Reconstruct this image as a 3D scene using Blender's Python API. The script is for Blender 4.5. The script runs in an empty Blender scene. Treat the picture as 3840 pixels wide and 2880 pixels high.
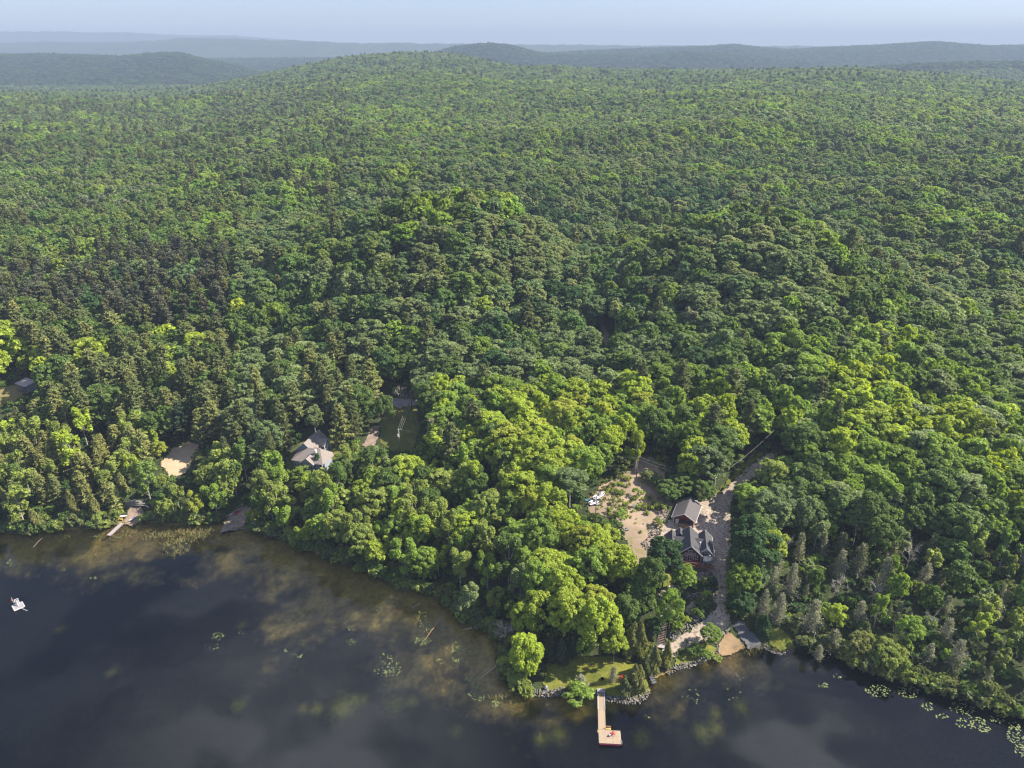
import bpy, math, random
import numpy as np

# ------------------------------------------------------------------ camera, world, sun, exposure
S = bpy.context.scene
COL = S.collection
PITCH = math.atan(1260 / (1920 / math.tan(math.radians(35))))
FPX = 1920 / math.tan(math.radians(35))
CAM = np.array([0.0, 0.0, 140.0])
cam = bpy.data.cameras.new('camera')
cam_ob = bpy.data.objects.new('camera', cam)
COL.objects.link(cam_ob)
cam.sensor_fit = 'HORIZONTAL'
cam.angle = math.radians(70)
cam.clip_start = 1.0
cam.clip_end = 40000
cam_ob.location = CAM
cam_ob.rotation_euler = (math.pi / 2 - PITCH, 0, 0)
S.camera = cam_ob

SUN_EL = math.radians(40)
SUN_AZ = math.radians(9)          # from +X (right of the picture) towards +Y (away)
w = bpy.data.worlds.new('World')
S.world = w
w.use_nodes = True
nt = w.node_tree
nt.nodes.clear()
N = nt.nodes.new
out = N('ShaderNodeOutputWorld'); bg = N('ShaderNodeBackground')
sky = N('ShaderNodeTexSky'); sky.sky_type = 'NISHITA'; sky.sun_disc = False
sky.sun_elevation = SUN_EL
sky.sun_rotation = math.pi / 2 - SUN_AZ
sky.altitude = 200; sky.air_density = 1.0; sky.dust_density = 0.4; sky.ozone_density = 2.0
bg.inputs['Strength'].default_value = 0.09
# soft scattered clouds high overhead (their reflections lie on the lake)
tc = N('ShaderNodeTexCoord'); sep = N('ShaderNodeSeparateXYZ'); nt.links.new(tc.outputs['Generated'], sep.inputs[0])
mz = N('ShaderNodeMath'); mz.operation = 'MAXIMUM'; mz.inputs[1].default_value = 0.08; nt.links.new(sep.outputs['Z'], mz.inputs[0])
dv = N('ShaderNodeVectorMath'); dv.operation = 'DIVIDE'
nt.links.new(tc.outputs['Generated'], dv.inputs[0])
cmb = N('ShaderNodeCombineXYZ')
for k in range(3): nt.links.new(mz.outputs[0], cmb.inputs[k])
nt.links.new(cmb.outputs[0], dv.inputs[1])
nz = N('ShaderNodeTexNoise'); nz.inputs['Scale'].default_value = 1.15; nz.inputs['Detail'].default_value = 5; nz.inputs['Roughness'].default_value = .55
off = N('ShaderNodeVectorMath'); off.operation = 'ADD'; off.inputs[1].default_value = (3.3, 1.2, 0)
nt.links.new(dv.outputs[0], off.inputs[0]); nt.links.new(off.outputs[0], nz.inputs['Vector'])
cr = N('ShaderNodeMapRange'); cr.interpolation_type = 'SMOOTHSTEP'
cr.inputs['From Min'].default_value = 0.47; cr.inputs['From Max'].default_value = 0.66
nt.links.new(nz.outputs['Fac'], cr.inputs['Value'])
el = N('ShaderNodeMapRange'); el.interpolation_type = 'SMOOTHSTEP'
el.inputs['From Min'].default_value = 0.22; el.inputs['From Max'].default_value = 0.6
nt.links.new(sep.outputs['Z'], el.inputs['Value'])
ml = N('ShaderNodeMath'); ml.operation = 'MULTIPLY'; nt.links.new(cr.outputs[0], ml.inputs[0]); nt.links.new(el.outputs[0], ml.inputs[1])
# two nearer cloud banks above the frame, the ones the lake mirrors
blobs = None
for bx, by, r0, r1, amt in ((-0.320, 0.794, .06, .48, 1.0), (0.443, 0.789, .02, .30, 1.0)):
    ds = N('ShaderNodeVectorMath'); ds.operation = 'DISTANCE'; ds.inputs[1].default_value = (bx, by, 1.0); nt.links.new(dv.outputs[0], ds.inputs[0])
    ad = N('ShaderNodeMath'); ad.operation = 'MULTIPLY_ADD'; ad.inputs[1].default_value = .45; nt.links.new(nz.outputs['Fac'], ad.inputs[0]); nt.links.new(ds.outputs['Value'], ad.inputs[2])
    mb = N('ShaderNodeMapRange'); mb.interpolation_type = 'SMOOTHSTEP'; mb.inputs['From Min'].default_value = r0 + .22; mb.inputs['From Max'].default_value = r1 + .22
    mb.inputs['To Min'].default_value = amt; mb.inputs['To Max'].default_value = 0; nt.links.new(ad.outputs[0], mb.inputs['Value'])
    if blobs is None: blobs = mb.outputs[0]
    else:
        mm = N('ShaderNodeMath'); mm.operation = 'MAXIMUM'; nt.links.new(blobs, mm.inputs[0]); nt.links.new(mb.outputs[0], mm.inputs[1]); blobs = mm.outputs[0]
ml2 = N('ShaderNodeMath'); ml2.operation = 'MULTIPLY_ADD'; ml2.inputs[1].default_value = 0.18
veil = N('ShaderNodeMath'); veil.operation = 'MULTIPLY'; veil.inputs[1].default_value = 0.06; nt.links.new(el.outputs[0], veil.inputs[0])
nt.links.new(ml.outputs[0], ml2.inputs[0]); nt.links.new(veil.outputs[0], ml2.inputs[2])
mx = N('ShaderNodeMix'); mx.data_type = 'RGBA'
tn = N('ShaderNodeMix'); tn.data_type = 'RGBA'; tn.blend_type = 'MULTIPLY'; tn.inputs['Factor'].default_value = 1
tn.inputs['B'].default_value = (0.52, 0.555, 0.71, 1); nt.links.new(sky.outputs[0], tn.inputs['A'])
bm_ = N('ShaderNodeMath'); bm_.operation = 'MAXIMUM'; nt.links.new(blobs, bm_.inputs[0]); nt.links.new(ml2.outputs[0], bm_.inputs[1])
nt.links.new(bm_.outputs[0], mx.inputs['Factor']); nt.links.new(tn.outputs['Result'], mx.inputs['A'])
mx.inputs['B'].default_value = (11.5, 11.8, 12.4, 1)
nt.links.new(mx.outputs['Result'], bg.inputs['Color']); nt.links.new(bg.outputs[0], out.inputs['Surface'])

sun = bpy.data.lights.new('sun', 'SUN'); sun.energy = 5.0; sun.angle = math.radians(0.6); sun.color = (1.0, 0.91, 0.76)
sun_ob = bpy.data.objects.new('sun', sun); COL.objects.link(sun_ob)
# the lamp shines along its local -Z: point -Z away from the sun's direction
import mathutils
sd = mathutils.Vector((math.cos(SUN_EL) * math.cos(SUN_AZ), math.cos(SUN_EL) * math.sin(SUN_AZ), math.sin(SUN_EL)))
sun_ob.rotation_euler = sd.to_track_quat('Z', 'Y').to_euler()
sun_ob.location = (300, 100, 400)

S.view_settings.view_transform = 'Standard'
S.view_settings.look = 'None'
S.view_settings.exposure = 1.5
S.view_settings.gamma = 1
S.view_settings.use_curve_mapping = False
cy = S.cycles
cy.max_bounces = 8; cy.diffuse_bounces = 4; cy.glossy_bounces = 2; cy.transmission_bounces = 3
cy.transparent_max_bounces = 8; cy.volume_bounces = 0
cy.caustics_reflective = False; cy.caustics_refractive = False
cy.use_denoising = True
cy.filter_width = 1.3
cy.sample_clamp_indirect = 4

HAZE_DENSITY = 1.65e-4
HAZE_COLOR = (0.36, 0.45, 0.62, 1)

R = np.random.default_rng(7)
rnd = random.Random(5)
TAU = 2 * math.pi

# ------------------------------------------------------------------ pixel <-> place
FW = np.array([0, math.cos(PITCH), -math.sin(PITCH)])
UP = np.array([0, math.sin(PITCH), math.cos(PITCH)])


def ray(x, y):
    return FW + np.array([1.0, 0, 0]) * ((x - 1920) / FPX) + UP * ((1440 - y) / FPX)


def at_z(x, y, z=0.0):
    d = ray(x, y)
    return CAM + d * ((z - CAM[2]) / d[2])


def project(p):
    v = np.asarray(p, float) - CAM
    a = np.maximum(v @ FW, 1e-3)
    return 1920 + FPX * v[..., 0] / a, 1440 - FPX * (v @ UP) / a


def sstep(a, b, x):
    t = np.clip((x - a) / (b - a), 0, 1)
    return t * t * (3 - 2 * t)


# value noise with numpy
_perm = np.random.default_rng(3).random((256, 256))


def vnoise(x, y):
    xi = np.floor(x).astype(int); yi = np.floor(y).astype(int)
    fx = x - xi; fy = y - yi
    fx = fx * fx * (3 - 2 * fx); fy = fy * fy * (3 - 2 * fy)
    g = lambda a, b: _perm[a % 256, b % 256]
    return (g(xi, yi) * (1 - fx) + g(xi + 1, yi) * fx) * (1 - fy) + (g(xi, yi + 1) * (1 - fx) + g(xi + 1, yi + 1) * fx) * fy


def fnoise(x, y, o=4):
    s = 0; a = .5
    for k in range(o):
        s = s + a * vnoise(x * 2 ** k + 17.3 * k, y * 2 ** k + 9.1 * k); a *= .5
    return s / (1 - .5 ** o)


def inpoly(px, py, poly):
    px = np.asarray(px, float); py = np.asarray(py, float)
    c = np.zeros(px.shape, bool)
    n = len(poly)
    j = n - 1
    for i in range(n):
        xi, yi = poly[i][0], poly[i][1]; xj, yj = poly[j][0], poly[j][1]
        if yi != yj:
            c ^= ((yi > py) != (yj > py)) & (px < (xj - xi) * (py - yi) / (yj - yi) + xi)
        j = i
    return c


def polydist(px, py, poly, closed=True):
    px = np.asarray(px, float); py = np.asarray(py, float)
    d = np.full(px.shape, 1e18)
    n = len(poly)
    for i in range(n if closed else n - 1):
        ax, ay = poly[i][:2]; bx, by = poly[(i + 1) % n][:2]
        dx, dy = bx - ax, by - ay
        L = dx * dx + dy * dy + 1e-12
        t = np.clip(((px - ax) * dx + (py - ay) * dy) / L, 0, 1)
        d = np.minimum(d, (px - ax - t * dx) ** 2 + (py - ay - t * dy) ** 2)
    return np.sqrt(d)


# ------------------------------------------------------------------ the lie of the land
K = 3840 / 2212
shore_px = [(-150, 1152), (0, 1150), (60, 1150), (120, 1146), (180, 1142), (225, 1140), (262, 1128), (290, 1120), (320, 1128), (370, 1132),
            (430, 1130), (465, 1126), (490, 1117), (520, 1126), (545, 1140), (575, 1152), (610, 1164), (650, 1182), (700, 1198), (745, 1217),
            (790, 1234), (840, 1254), (890, 1270), (940, 1290), (985, 1312), (1010, 1337), (1040, 1354), (1075, 1367), (1090, 1400),
            (1085, 1430), (1105, 1470), (1140, 1500), (1180, 1504), (1220, 1494), (1270, 1502), (1310, 1513), (1370, 1515), (1395, 1497),
            (1400, 1478), (1408, 1466), (1440, 1453), (1480, 1441), (1530, 1425), (1555, 1412), (1580, 1403), (1620, 1397), (1660, 1402),
            (1700, 1410), (1730, 1398), (1790, 1402), (1850, 1440), (1900, 1462), (1960, 1475), (2020, 1490), (2080, 1508), (2140, 1530),
            (2212, 1550), (2350, 1600)]
shore = [tuple(at_z(x * K, y * K)[:2]) for x, y in shore_px]
lake_poly = [(-700, 120), (-300, 160)] + shore + [(200, 60), (330, -20), (500, -500), (-700, -500)]

anchors = [(49.5, 163, 7.2), (45, 168, 8.0), (55, 164, 7.2), (52, 172, 9.3), (43, 172, 9.2), (58, 170, 8.0), (51, 182, 9.9), (54, 179.5, 9.7), (56, 190, 11),
           (50, 190, 11), (46.8, 146, 2.9), (42, 143.5, 2.3), (55, 148.5, 3.4), (59, 154, 5.0), (62, 165, 7.0), (64, 178, 9), (65, 191, 10.2), (72, 200, 12.5),
           (82, 209, 15), (95, 225, 18.5), (15, 132, 1.1), (22, 131, 1.4), (29, 131, 1.3), (20, 138, 1.8), (8, 133, 1.1), (30, 140, 2.0), (36, 139, 1.8),
           (38, 141.6, 2.1), (39, 146.2, 5), (36, 148, 5.2), (42, 149, 5.0), (40, 154, 6.0), (47, 155, 6.1), (52, 157, 5.8), (47, 160, 6.9),
           (25, 181, 12), (27, 193, 13), (24, 197, 13.2), (40, 204, 14), (35, 186, 12), (40, 178, 10.5), (37, 168, 9), (30, 172, 10), (43, 190, 12), (30, 160, 7.5), (20, 165, 8.5),
           (22, 150, 5), (5, 150, 4), (10, 175, 9), (50, 140.5, 1.6), (45, 139.2, 1.3), (55, 143, 1.0), (60, 142.5, 1.2), (70, 145, 2.0), (75, 160, 5), (80, 180, 9), (100, 180, 9), (110, 150, 4), (110, 130, 1.5),
           (130, 160, 6), (160, 200, 13), (140, 230, 19),
           (-68, 218, 8.0), (-60, 214, 7.6), (-72, 230, 9.0), (-40, 228, 9), (-44, 258, 13.6), (-54, 266, 14), (-30, 257, 13.6), (-45, 240, 10.5), (-58, 235, 10), (-117, 220, 6), (-112, 225, 6.5),
           (-100, 205, 2.5), (-124, 203, 2.0), (-90, 203, 1.5), (-196, 267, 17), (-190, 262, 16), (-160, 230, 9), (-150, 200, 5),
           (-40, 190, 4), (-20, 175, 4), (-10, 200, 9), (-60, 195, 4), (0, 230, 14), (-80, 250, 13), (-120, 260, 13), (-150, 280, 17)]


def base_far(y):
    return np.interp(y, [60, 170, 230, 300, 400, 600, 800, 1000, 1300], [0, 5, 11, 20, 26, 36, 43, 48, 54])


def knobs(x, y):
    g = lambda cx, cy, sx, sy, a, sr=None: a * np.exp(-((x - cx) / np.where(x > cx, sr or sx, sx)) ** 2 - ((y - cy) / sy) ** 2)
    return g(-12, 368, 90, 50, 40, 36) + g(126, 350, 58, 55, 40, 36) - g(52, 345, 26, 80, 12) + g(330, 520, 80, 50, 14) + g(-110, 560, 110, 55, 13) + g(180, 760, 170, 70, 14) + g(-190, 420, 90, 60, 6) + g(260, 430, 60, 60, 8) + g(40, 560, 120, 60, 6) \
        + g(-180, 700, 150, 90, 7) + g(420, 620, 130, 90, 7)


crest_px = [(-700, 345), (0, 350), (500, 352), (700, 335), (900, 296), (1100, 252), (1300, 212), (1500, 195), (1620, 195), (1750, 207), (1850, 232), (1950, 248),
            (2100, 246), (2250, 258), (2600, 262), (2900, 258), (3200, 252), (3400, 268), (3600, 280), (3840, 310), (4600, 330)]
crest_D = [(-700, 1650), (0, 1650), (500, 1700), (900, 2000), (1300, 2250), (1650, 2300), (1950, 2000), (2600, 2000), (3200, 1950), (3840, 1700), (4600, 1700)]
layers = [  # distance, half depth, skyline
    (3300, 700, [(-900, 205), (0, 204), (200, 203), (330, 207), (450, 212), (600, 199), (690, 199), (760, 222), (860, 240), (950, 262), (1100, 330), (4800, 400)]),
    (3700, 600, [(-900, 420), (1300, 330), (1500, 245), (1700, 176), (1780, 166), (1850, 163), (1920, 170), (2000, 194), (2100, 206), (2300, 206), (2450, 203), (2600, 193), (2900, 215), (3200, 240), (4800, 300)]),
    (2650, 350, [(-900, 480), (2900, 420), (3100, 275), (3250, 254), (3400, 241), (3600, 234), (3840, 232), (4800, 235)]),
    (4500, 900, [(-900, 230), (1700, 215), (2300, 186), (2500, 178), (2650, 174), (2740, 166), (2850, 178), (2950, 186), (3100, 178), (3300, 168), (3450, 158), (3500, 156), (3600, 165), (3700, 172), (3840, 169), (4800, 165)]),
    (6800, 1100, [(-900, 165), (0, 160), (200, 157), (450, 160), (600, 152), (720, 142), (850, 144), (1000, 150), (1100, 152), (1300, 162), (1500, 162), (1800, 167), (2000, 167), (2400, 172), (4800, 180)]),
    (10500, 1500, [(-900, 116), (0, 119), (250, 118), (400, 123), (500, 122), (650, 131), (750, 133), (880, 132), (1000, 143), (1300, 162), (1800, 172), (4800, 190)]),
]


def px_of(x, y):
    # column of the picture in which far ground at (x, y) stands (y along the view, near the horizon)
    return 1920 + FPX * x / (np.maximum(y, 1) * math.cos(PITCH) + 60 * math.sin(PITCH))


def z_for(pyy, D):
    th = PITCH - np.arctan((1440 - np.asarray(pyy, float)) / FPX)
    return CAM[2] - D * np.tan(th)


_sy = np.array(shore)
A = [(a, b, c) for a, b, c in anchors]
A += [(a, b, 0.25) for a, b in shore]
for gx in range(-330, 331, 60):
    for gy in (310, 360, 410):
        if abs(gx) < gy * .95:
            A.append((gx, gy, float(base_far(gy) + knobs(gx, gy))))
for gx in (-260, -220, 190, 240):
    A.append((gx, 240, 14.0))
for gx, gy in ((-100, 130), (0, 100), (60, 90), (-60, 150), (100, 60), (-200, 120), (0, 60)):
    A.append((gx, gy, -3.0))
A = np.array(A)


def _U(r2):
    return 0.5 * r2 * np.log(r2 + 1e-9)


_n = len(A)
_M = np.zeros((_n + 3, _n + 3))
_d2 = (A[:, None, 0] - A[None, :, 0]) ** 2 + (A[:, None, 1] - A[None, :, 1]) ** 2
_M[:_n, :_n] = _U(_d2) + np.eye(_n) * 6.0
_M[:_n, _n] = 1; _M[:_n, _n + 1:] = A[:, :2]; _M[_n, :_n] = 1; _M[_n + 1:, :_n] = A[:, :2].T
_wts = np.linalg.solve(_M, np.concatenate([A[:, 2], [0, 0, 0]]))


def tps(x, y):
    o = np.zeros(x.shape)
    xf, yf = x.ravel(), y.ravel()
    res = np.empty(xf.shape)
    for s in range(0, len(xf), 20000):
        a, b = xf[s:s + 20000], yf[s:s + 20000]
        d2 = (a[:, None] - A[None, :, 0]) ** 2 + (b[:, None] - A[None, :, 1]) ** 2
        res[s:s + 20000] = _U(d2) @ _wts[:_n] + _wts[_n] + a * _wts[_n + 1] + b * _wts[_n + 2]
    return res.reshape(x.shape)


def shore_dist(x, y):
    """metres from the waterline, positive on land"""
    d = polydist(x, y, lake_poly)
    return np.where(inpoly(x, y, lake_poly), -d, d)


def H(x, y):
    x = np.atleast_1d(np.asarray(x, float)); y = np.atleast_1d(np.asarray(y, float))
    z = np.zeros(x.shape)
    far = base_far(y) + knobs(x, y)
    near = y < 430
    if near.any():
        xn, yn = x[near], y[near]
        t = tps(np.clip(xn, -330, 330), yn)
        s = shore_dist(xn, yn)
        t = np.where(s > 0, np.maximum(t, 0.12 + 0.05 * np.minimum(s, 30)), t)
        # a bank rises quickly from the waterline
        t = np.where(s < 0, np.minimum(np.clip(t, -6, 9), -0.12 - 0.10 * np.minimum(-s, 40)), t)
        wgt = sstep(330, 420, yn)
        out_x = sstep(200, 330, np.abs(xn)) * sstep(230, 330, yn)
        wgt = np.maximum(wgt, out_x)
        wgt = np.where(s < 12, 0, wgt)
        z[near] = t * (1 - wgt) + far[near] * wgt
    z[~near] = far[~near]
    m = y > 600
    if m.any():
        xm, ym = x[m], y[m]
        p = px_of(xm, ym)
        D = np.interp(p, *zip(*crest_D))
        cz = z_for(np.interp(p, *zip(*crest_px)), D) - 15
        u = np.clip((ym - 600) / (D - 600), 0, 1.0)
        z0 = base_far(600.0) + (z[m] - base_far(600.0)) * 1.0
        rise = u ** 1.25
        zz = z[m] * (1 - rise) + cz * rise
        zz = zz + (fnoise(xm / 330, ym / 260, 3) - .5) * 44 * np.sin(np.pi * np.clip(u, 0, 1)) ** .8
        fall = sstep(0, 700, ym - D)
        zz = zz * (1 - fall) + 8 * fall
        for Dl, hw, sky_ in layers:
            lz = z_for(np.interp(p, *zip(*sky_)), Dl) - 15 * (Dl < 5000)
            u2 = (ym - Dl) / hw
            prof = np.where(u2 < 0, np.exp(-(u2 * 1.1) ** 2), np.exp(-(u2 * 1.0) ** 2))
            l2 = lz * prof + (fnoise(xm / 330 + 5, ym / 330, 4) - .5) * 30 * (1 - prof) * prof * 2
            ok = Dl > D + 250
            zz = np.where(ok, np.maximum(zz, l2), zz)
        zz = zz + np.where(ym > 5400, (fnoise(xm / 70, ym / 70, 2) - .5) * 22, 0)
        z[m] = zz
    return z


def H1(x, y):
    return float(H([x], [y])[0])


def ground(px, py, above=0.0):
    """the point that stands `above` metres over the ground and is seen at the pixel"""
    d = ray(px, py)
    ts = 110 * 1.004 ** np.arange(0, 700)
    p = CAM + d * ts[:, None]
    h = H(p[:, 0], p[:, 1]) + above
    h = np.maximum(h, above)
    i = int(np.argmax(p[:, 2] < h))
    lo, hi = ts[max(i - 1, 0)], ts[i]
    for _ in range(14):
        m = (lo + hi) / 2
        q = CAM + d * m
        if q[2] < max(H1(q[0], q[1]), 0) + above: hi = m
        else: lo = m
    q = CAM + d * hi
    return np.array([q[0], q[1], q[2] - above])


def world_poly(px):
    return [tuple(ground(x, y)[:2]) for x, y in px]


PATCH = {
    'driveway': [(2480, 2440), (2530, 2465), (2570, 2425), (2640, 2405), (2700, 2388), (2745, 2350), (2735, 2330), (2728, 2280), (2730, 2200), (2735, 2100),
                 (2742, 2000), (2735, 1900), (2752, 1852), (2798, 1808), (2848, 1780), (2895, 1748), (2915, 1698), (2872, 1700), (2790, 1768), (2730, 1822), (2680, 1858),
                 (2640, 1880), (2560, 1880), (2520, 1945), (2490, 1955), (2478, 2000), (2455, 2050), (2470, 2090), (2520, 2130), (2555, 2190), (2640, 2180), (2685, 2180),
                 (2690, 2210), (2675, 2240), (2690, 2270), (2670, 2300), (2640, 2325), (2580, 2365), (2530, 2395)],
    'clearing': [(2215, 1925), (2195, 1890), (2245, 1828), (2310, 1792), (2370, 1755), (2390, 1715), (2440, 1712), (2500, 1745), (2492, 1830), (2500, 1870),
                 (2530, 1890), (2505, 1948), (2482, 2000), (2455, 2050), (2440, 2085), (2415, 2115), (2390, 2140), (2370, 2060), (2330, 2010), (2318, 1960), (2265, 1935)],
    'lawn': [(2030, 2560), (2055, 2480), (2140, 2455), (2300, 2465), (2420, 2495), (2440, 2530), (2432, 2560), (2440, 2588), (2390, 2612), (2300, 2605),
             (2220, 2590), (2120, 2582), (2055, 2592)],
    'lawn_beside_beach': [(2532, 2470), (2575, 2432), (2640, 2412), (2672, 2422), (2692, 2436), (2680, 2456), (2620, 2482), (2560, 2494), (2534, 2496)],
    'garden_grass': [(2470, 2212), (2484, 2150), (2530, 2150), (2535, 2185), (2505, 2200)],
    'garden_path': [(2468, 2218), (2530, 2192), (2556, 2196), (2512, 2226), (2494, 2250), (2500, 2290), (2500, 2335), (2474, 2335), (2478, 2270)],
    'terrace_path': [(2568, 2292), (2596, 2250), (2632, 2240), (2608, 2272), (2588, 2304)],
    'sand_beach': [(2690, 2432), (2705, 2392), (2742, 2368), (2770, 2395), (2792, 2428), (2762, 2446), (2725, 2462), (2706, 2462)],
    'boat_ramp': [(2748, 2352), (2770, 2330), (2812, 2360), (2855, 2405), (2850, 2432), (2808, 2434), (2786, 2405), (2766, 2372)],
    'grass_bank': [(2880, 2420), (2880, 2370), (2930, 2360), (2975, 2400), (2980, 2432), (2930, 2440)],
    'sand_lot': [(596, 1742), (648, 1682), (700, 1658), (745, 1668), (738, 1702), (705, 1762), (682, 1795), (640, 1792)],
    'house_lawn': [(1060, 1790), (1090, 1690), (1130, 1660), (1260, 1640), (1310, 1690), (1285, 1765)],
    'house_track': [(1360, 1672), (1378, 1640), (1395, 1598), (1428, 1598), (1418, 1640), (1398, 1675)],
    'meadow': [(1440, 1560), (1480, 1522), (1560, 1518), (1575, 1600), (1548, 1690), (1480, 1700), (1425, 1660), (1425, 1600)],
    'gravel_road': [(1385, 1466), (1440, 1488), (1480, 1493), (1565, 1498), (1575, 1514), (1500, 1532), (1465, 1522), (1415, 1496)],
    'dirt_road': [(2236, 1190), (2256, 1190), (2284, 1255), (2276, 1292), (2252, 1288), (2262, 1250)],
    'dry_grass': [(-60, 1480), (70, 1440), (112, 1450), (60, 1505), (-60, 1530)],
    'dock_bank': [(452, 1962), (478, 1930), (478, 1888), (522, 1880), (542, 1930), (503, 1972)],
    'canoe_beach': [(828, 1996), (846, 1945), (898, 1898), (945, 1905), (940, 1960), (900, 1984)],
    'north_track': [(880, 1372), (912, 1380), (920, 1390), (872, 1386)],
    'grass_verge': [(2612, 1872), (2690, 1838), (2770, 1758), (2852, 1692), (2872, 1700), (2790, 1768), (2730, 1822), (2680, 1858), (2640, 1882)],
    'far_meadow': [(3320, 1050), (3385, 1055), (3380, 1085), (3330, 1080)],
}
POLY = {k: world_poly(v) for k, v in PATCH.items()}

# ------------------------------------------------------------------ materials
def new_mat(name):
    m = bpy.data.materials.new(name); m.use_nodes = True
    t = m.node_tree; t.nodes.clear()
    o = t.nodes.new('ShaderNodeOutputMaterial')
    return m, t, o


def mixc(t, fac, a, b):
    n = t.nodes.new('ShaderNodeMix'); n.data_type = 'RGBA'
    for s, v in (('Factor', fac), ('A', a), ('B', b)):
        if hasattr(v, 'links'): t.links.new(v, n.inputs[s])
        elif s == 'Factor': n.inputs[s].default_value = v
        else: n.inputs[s].default_value = (*v[:3], 1)
    return n.outputs['Result']


def noise(t, scale, detail=3, rough=.55, vec=None, kind='noise', stretch=None):
    if vec is None:
        g = t.nodes.new('ShaderNodeTexCoord'); vec = g.outputs['Object']
    if stretch:
        mp = t.nodes.new('ShaderNodeMapping'); mp.inputs['Scale'].default_value = stretch
        t.links.new(vec, mp.inputs['Vector']); vec = mp.outputs[0]
    if kind == 'voronoi':
        n = t.nodes.new('ShaderNodeTexVoronoi'); n.inputs['Scale'].default_value = scale
        t.links.new(vec, n.inputs['Vector']); return n.outputs['Color']
    n = t.nodes.new('ShaderNodeTexNoise')
    n.inputs['Scale'].default_value = scale; n.inputs['Detail'].default_value = detail; n.inputs['Roughness'].default_value = rough
    t.links.new(vec, n.inputs['Vector'])
    return n.outputs['Fac']


def ramp(t, v, a, b):
    n = t.nodes.new('ShaderNodeMapRange'); n.interpolation_type = 'SMOOTHSTEP'
    n.inputs['From Min'].default_value = a; n.inputs['From Max'].default_value = b
    t.links.new(v, n.inputs['Value']); return n.outputs[0]


def bsdf(t, o, col, rough=.8, spec=.3, bump=None, bstr=.3, bdist=.05, metal=0):
    p = t.nodes.new('ShaderNodeBsdfPrincipled')
    if hasattr(col, 'links'): t.links.new(col, p.inputs['Base Color'])
    else: p.inputs['Base Color'].default_value = (*col[:3], 1)
    p.inputs['Roughness'].default_value = rough
    p.inputs['Specular IOR Level'].default_value = spec
    p.inputs['Metallic'].default_value = metal
    if bump is not None:
        b = t.nodes.new('ShaderNodeBump'); b.inputs['Strength'].default_value = bstr; b.inputs['Distance'].default_value = bdist
        t.links.new(bump, b.inputs['Height']); t.links.new(b.outputs[0], p.inputs['Normal'])
    t.links.new(p.outputs[0], o.inputs['Surface'])
    return p


def M(name, c1, c2=None, scale=2.0, rough=.8, spec=.3, lo=.35, hi=.65, bump=0, stretch=None, detail=4, metal=0, fine=None, fscale=9):
    """noise-mixed two (three) colour material"""
    m, t, o = new_mat(name)
    if c2 is None: c2 = tuple(v * .8 for v in c1)
    n = noise(t, scale, detail, .6, stretch=stretch)
    c = mixc(t, ramp(t, n, lo, hi), c1, c2)
    if fine is not None:
        c = mixc(t, ramp(t, noise(t, fscale, 2, .5, stretch=stretch), .48, .62), c, fine)
    bsdf(t, o, c, rough, spec, n if bump else None, bump, .1, metal)
    return m


def leaf_mat(name, trans=.35, rough=.55):
    m, t, o = new_mat(name)
    a = t.nodes.new('ShaderNodeAttribute'); a.attribute_type = 'INSTANCER'; a.attribute_name = 'tint'
    v = t.nodes.new('ShaderNodeAttribute'); v.attribute_type = 'GEOMETRY'; v.attribute_name = 'leafvar'
    hs = t.nodes.new('ShaderNodeHueSaturation')
    t.links.new(a.outputs['Color'], hs.inputs['Color'])
    mr = t.nodes.new('ShaderNodeMapRange'); mr.inputs['To Min'].default_value = .62; mr.inputs['To Max'].default_value = 1.42
    t.links.new(v.outputs['Fac'], mr.inputs['Value']); t.links.new(mr.outputs[0], hs.inputs['Value'])
    mh = t.nodes.new('ShaderNodeMapRange'); mh.inputs['To Min'].default_value = .515; mh.inputs['To Max'].default_value = .488
    t.links.new(v.outputs['Fac'], mh.inputs['Value']); t.links.new(mh.outputs[0], hs.inputs['Hue'])
    d = t.nodes.new('ShaderNodeBsdfPrincipled'); d.inputs['Roughness'].default_value = rough; d.inputs['Specular IOR Level'].default_value = .25
    t.links.new(hs.outputs[0], d.inputs['Base Color'])
    tr = t.nodes.new('ShaderNodeBsdfTranslucent')
    hs2 = t.nodes.new('ShaderNodeHueSaturation'); hs2.inputs['Saturation'].default_value = 1.15; hs2.inputs['Value'].default_value = 1.3; hs2.inputs['Hue'].default_value = .49
    t.links.new(hs.outputs[0], hs2.inputs['Color']); t.links.new(hs2.outputs[0], tr.inputs['Color'])
    mx_ = t.nodes.new('ShaderNodeMixShader'); mx_.inputs[0].default_value = trans
    t.links.new(d.outputs[0], mx_.inputs[1]); t.links.new(tr.outputs[0], mx_.inputs[2])
    t.links.new(mx_.outputs[0], o.inputs['Surface'])
    return m


LEAF = leaf_mat('leaf', .47)
NEEDLE = leaf_mat('needle', .3, .6)
TWIG = M('dead_twig', (.42, .385, .325), (.28, .25, .21), 3)
BARK = M('bark', (.10, .08, .062), (.055, .045, .036), 3, bump=.4)
PALEBARK = M('pale_bark', (.44, .42, .37), (.24, .22, .19), 2.5)
STONE = None


def stone_mat(name):
    m, t, o = new_mat(name)
    oi = t.nodes.new('ShaderNodeObjectInfo')
    c = mixc(t, oi.outputs['Random'], (.24, .215, .195), (.115, .112, .112))
    n = noise(t, 3.5, 4)
    c = mixc(t, ramp(t, n, .4, .75), c, (.13, .12, .105))
    bsdf(t, o, c, .9, .2, n, .4, .08)
    return m


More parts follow.
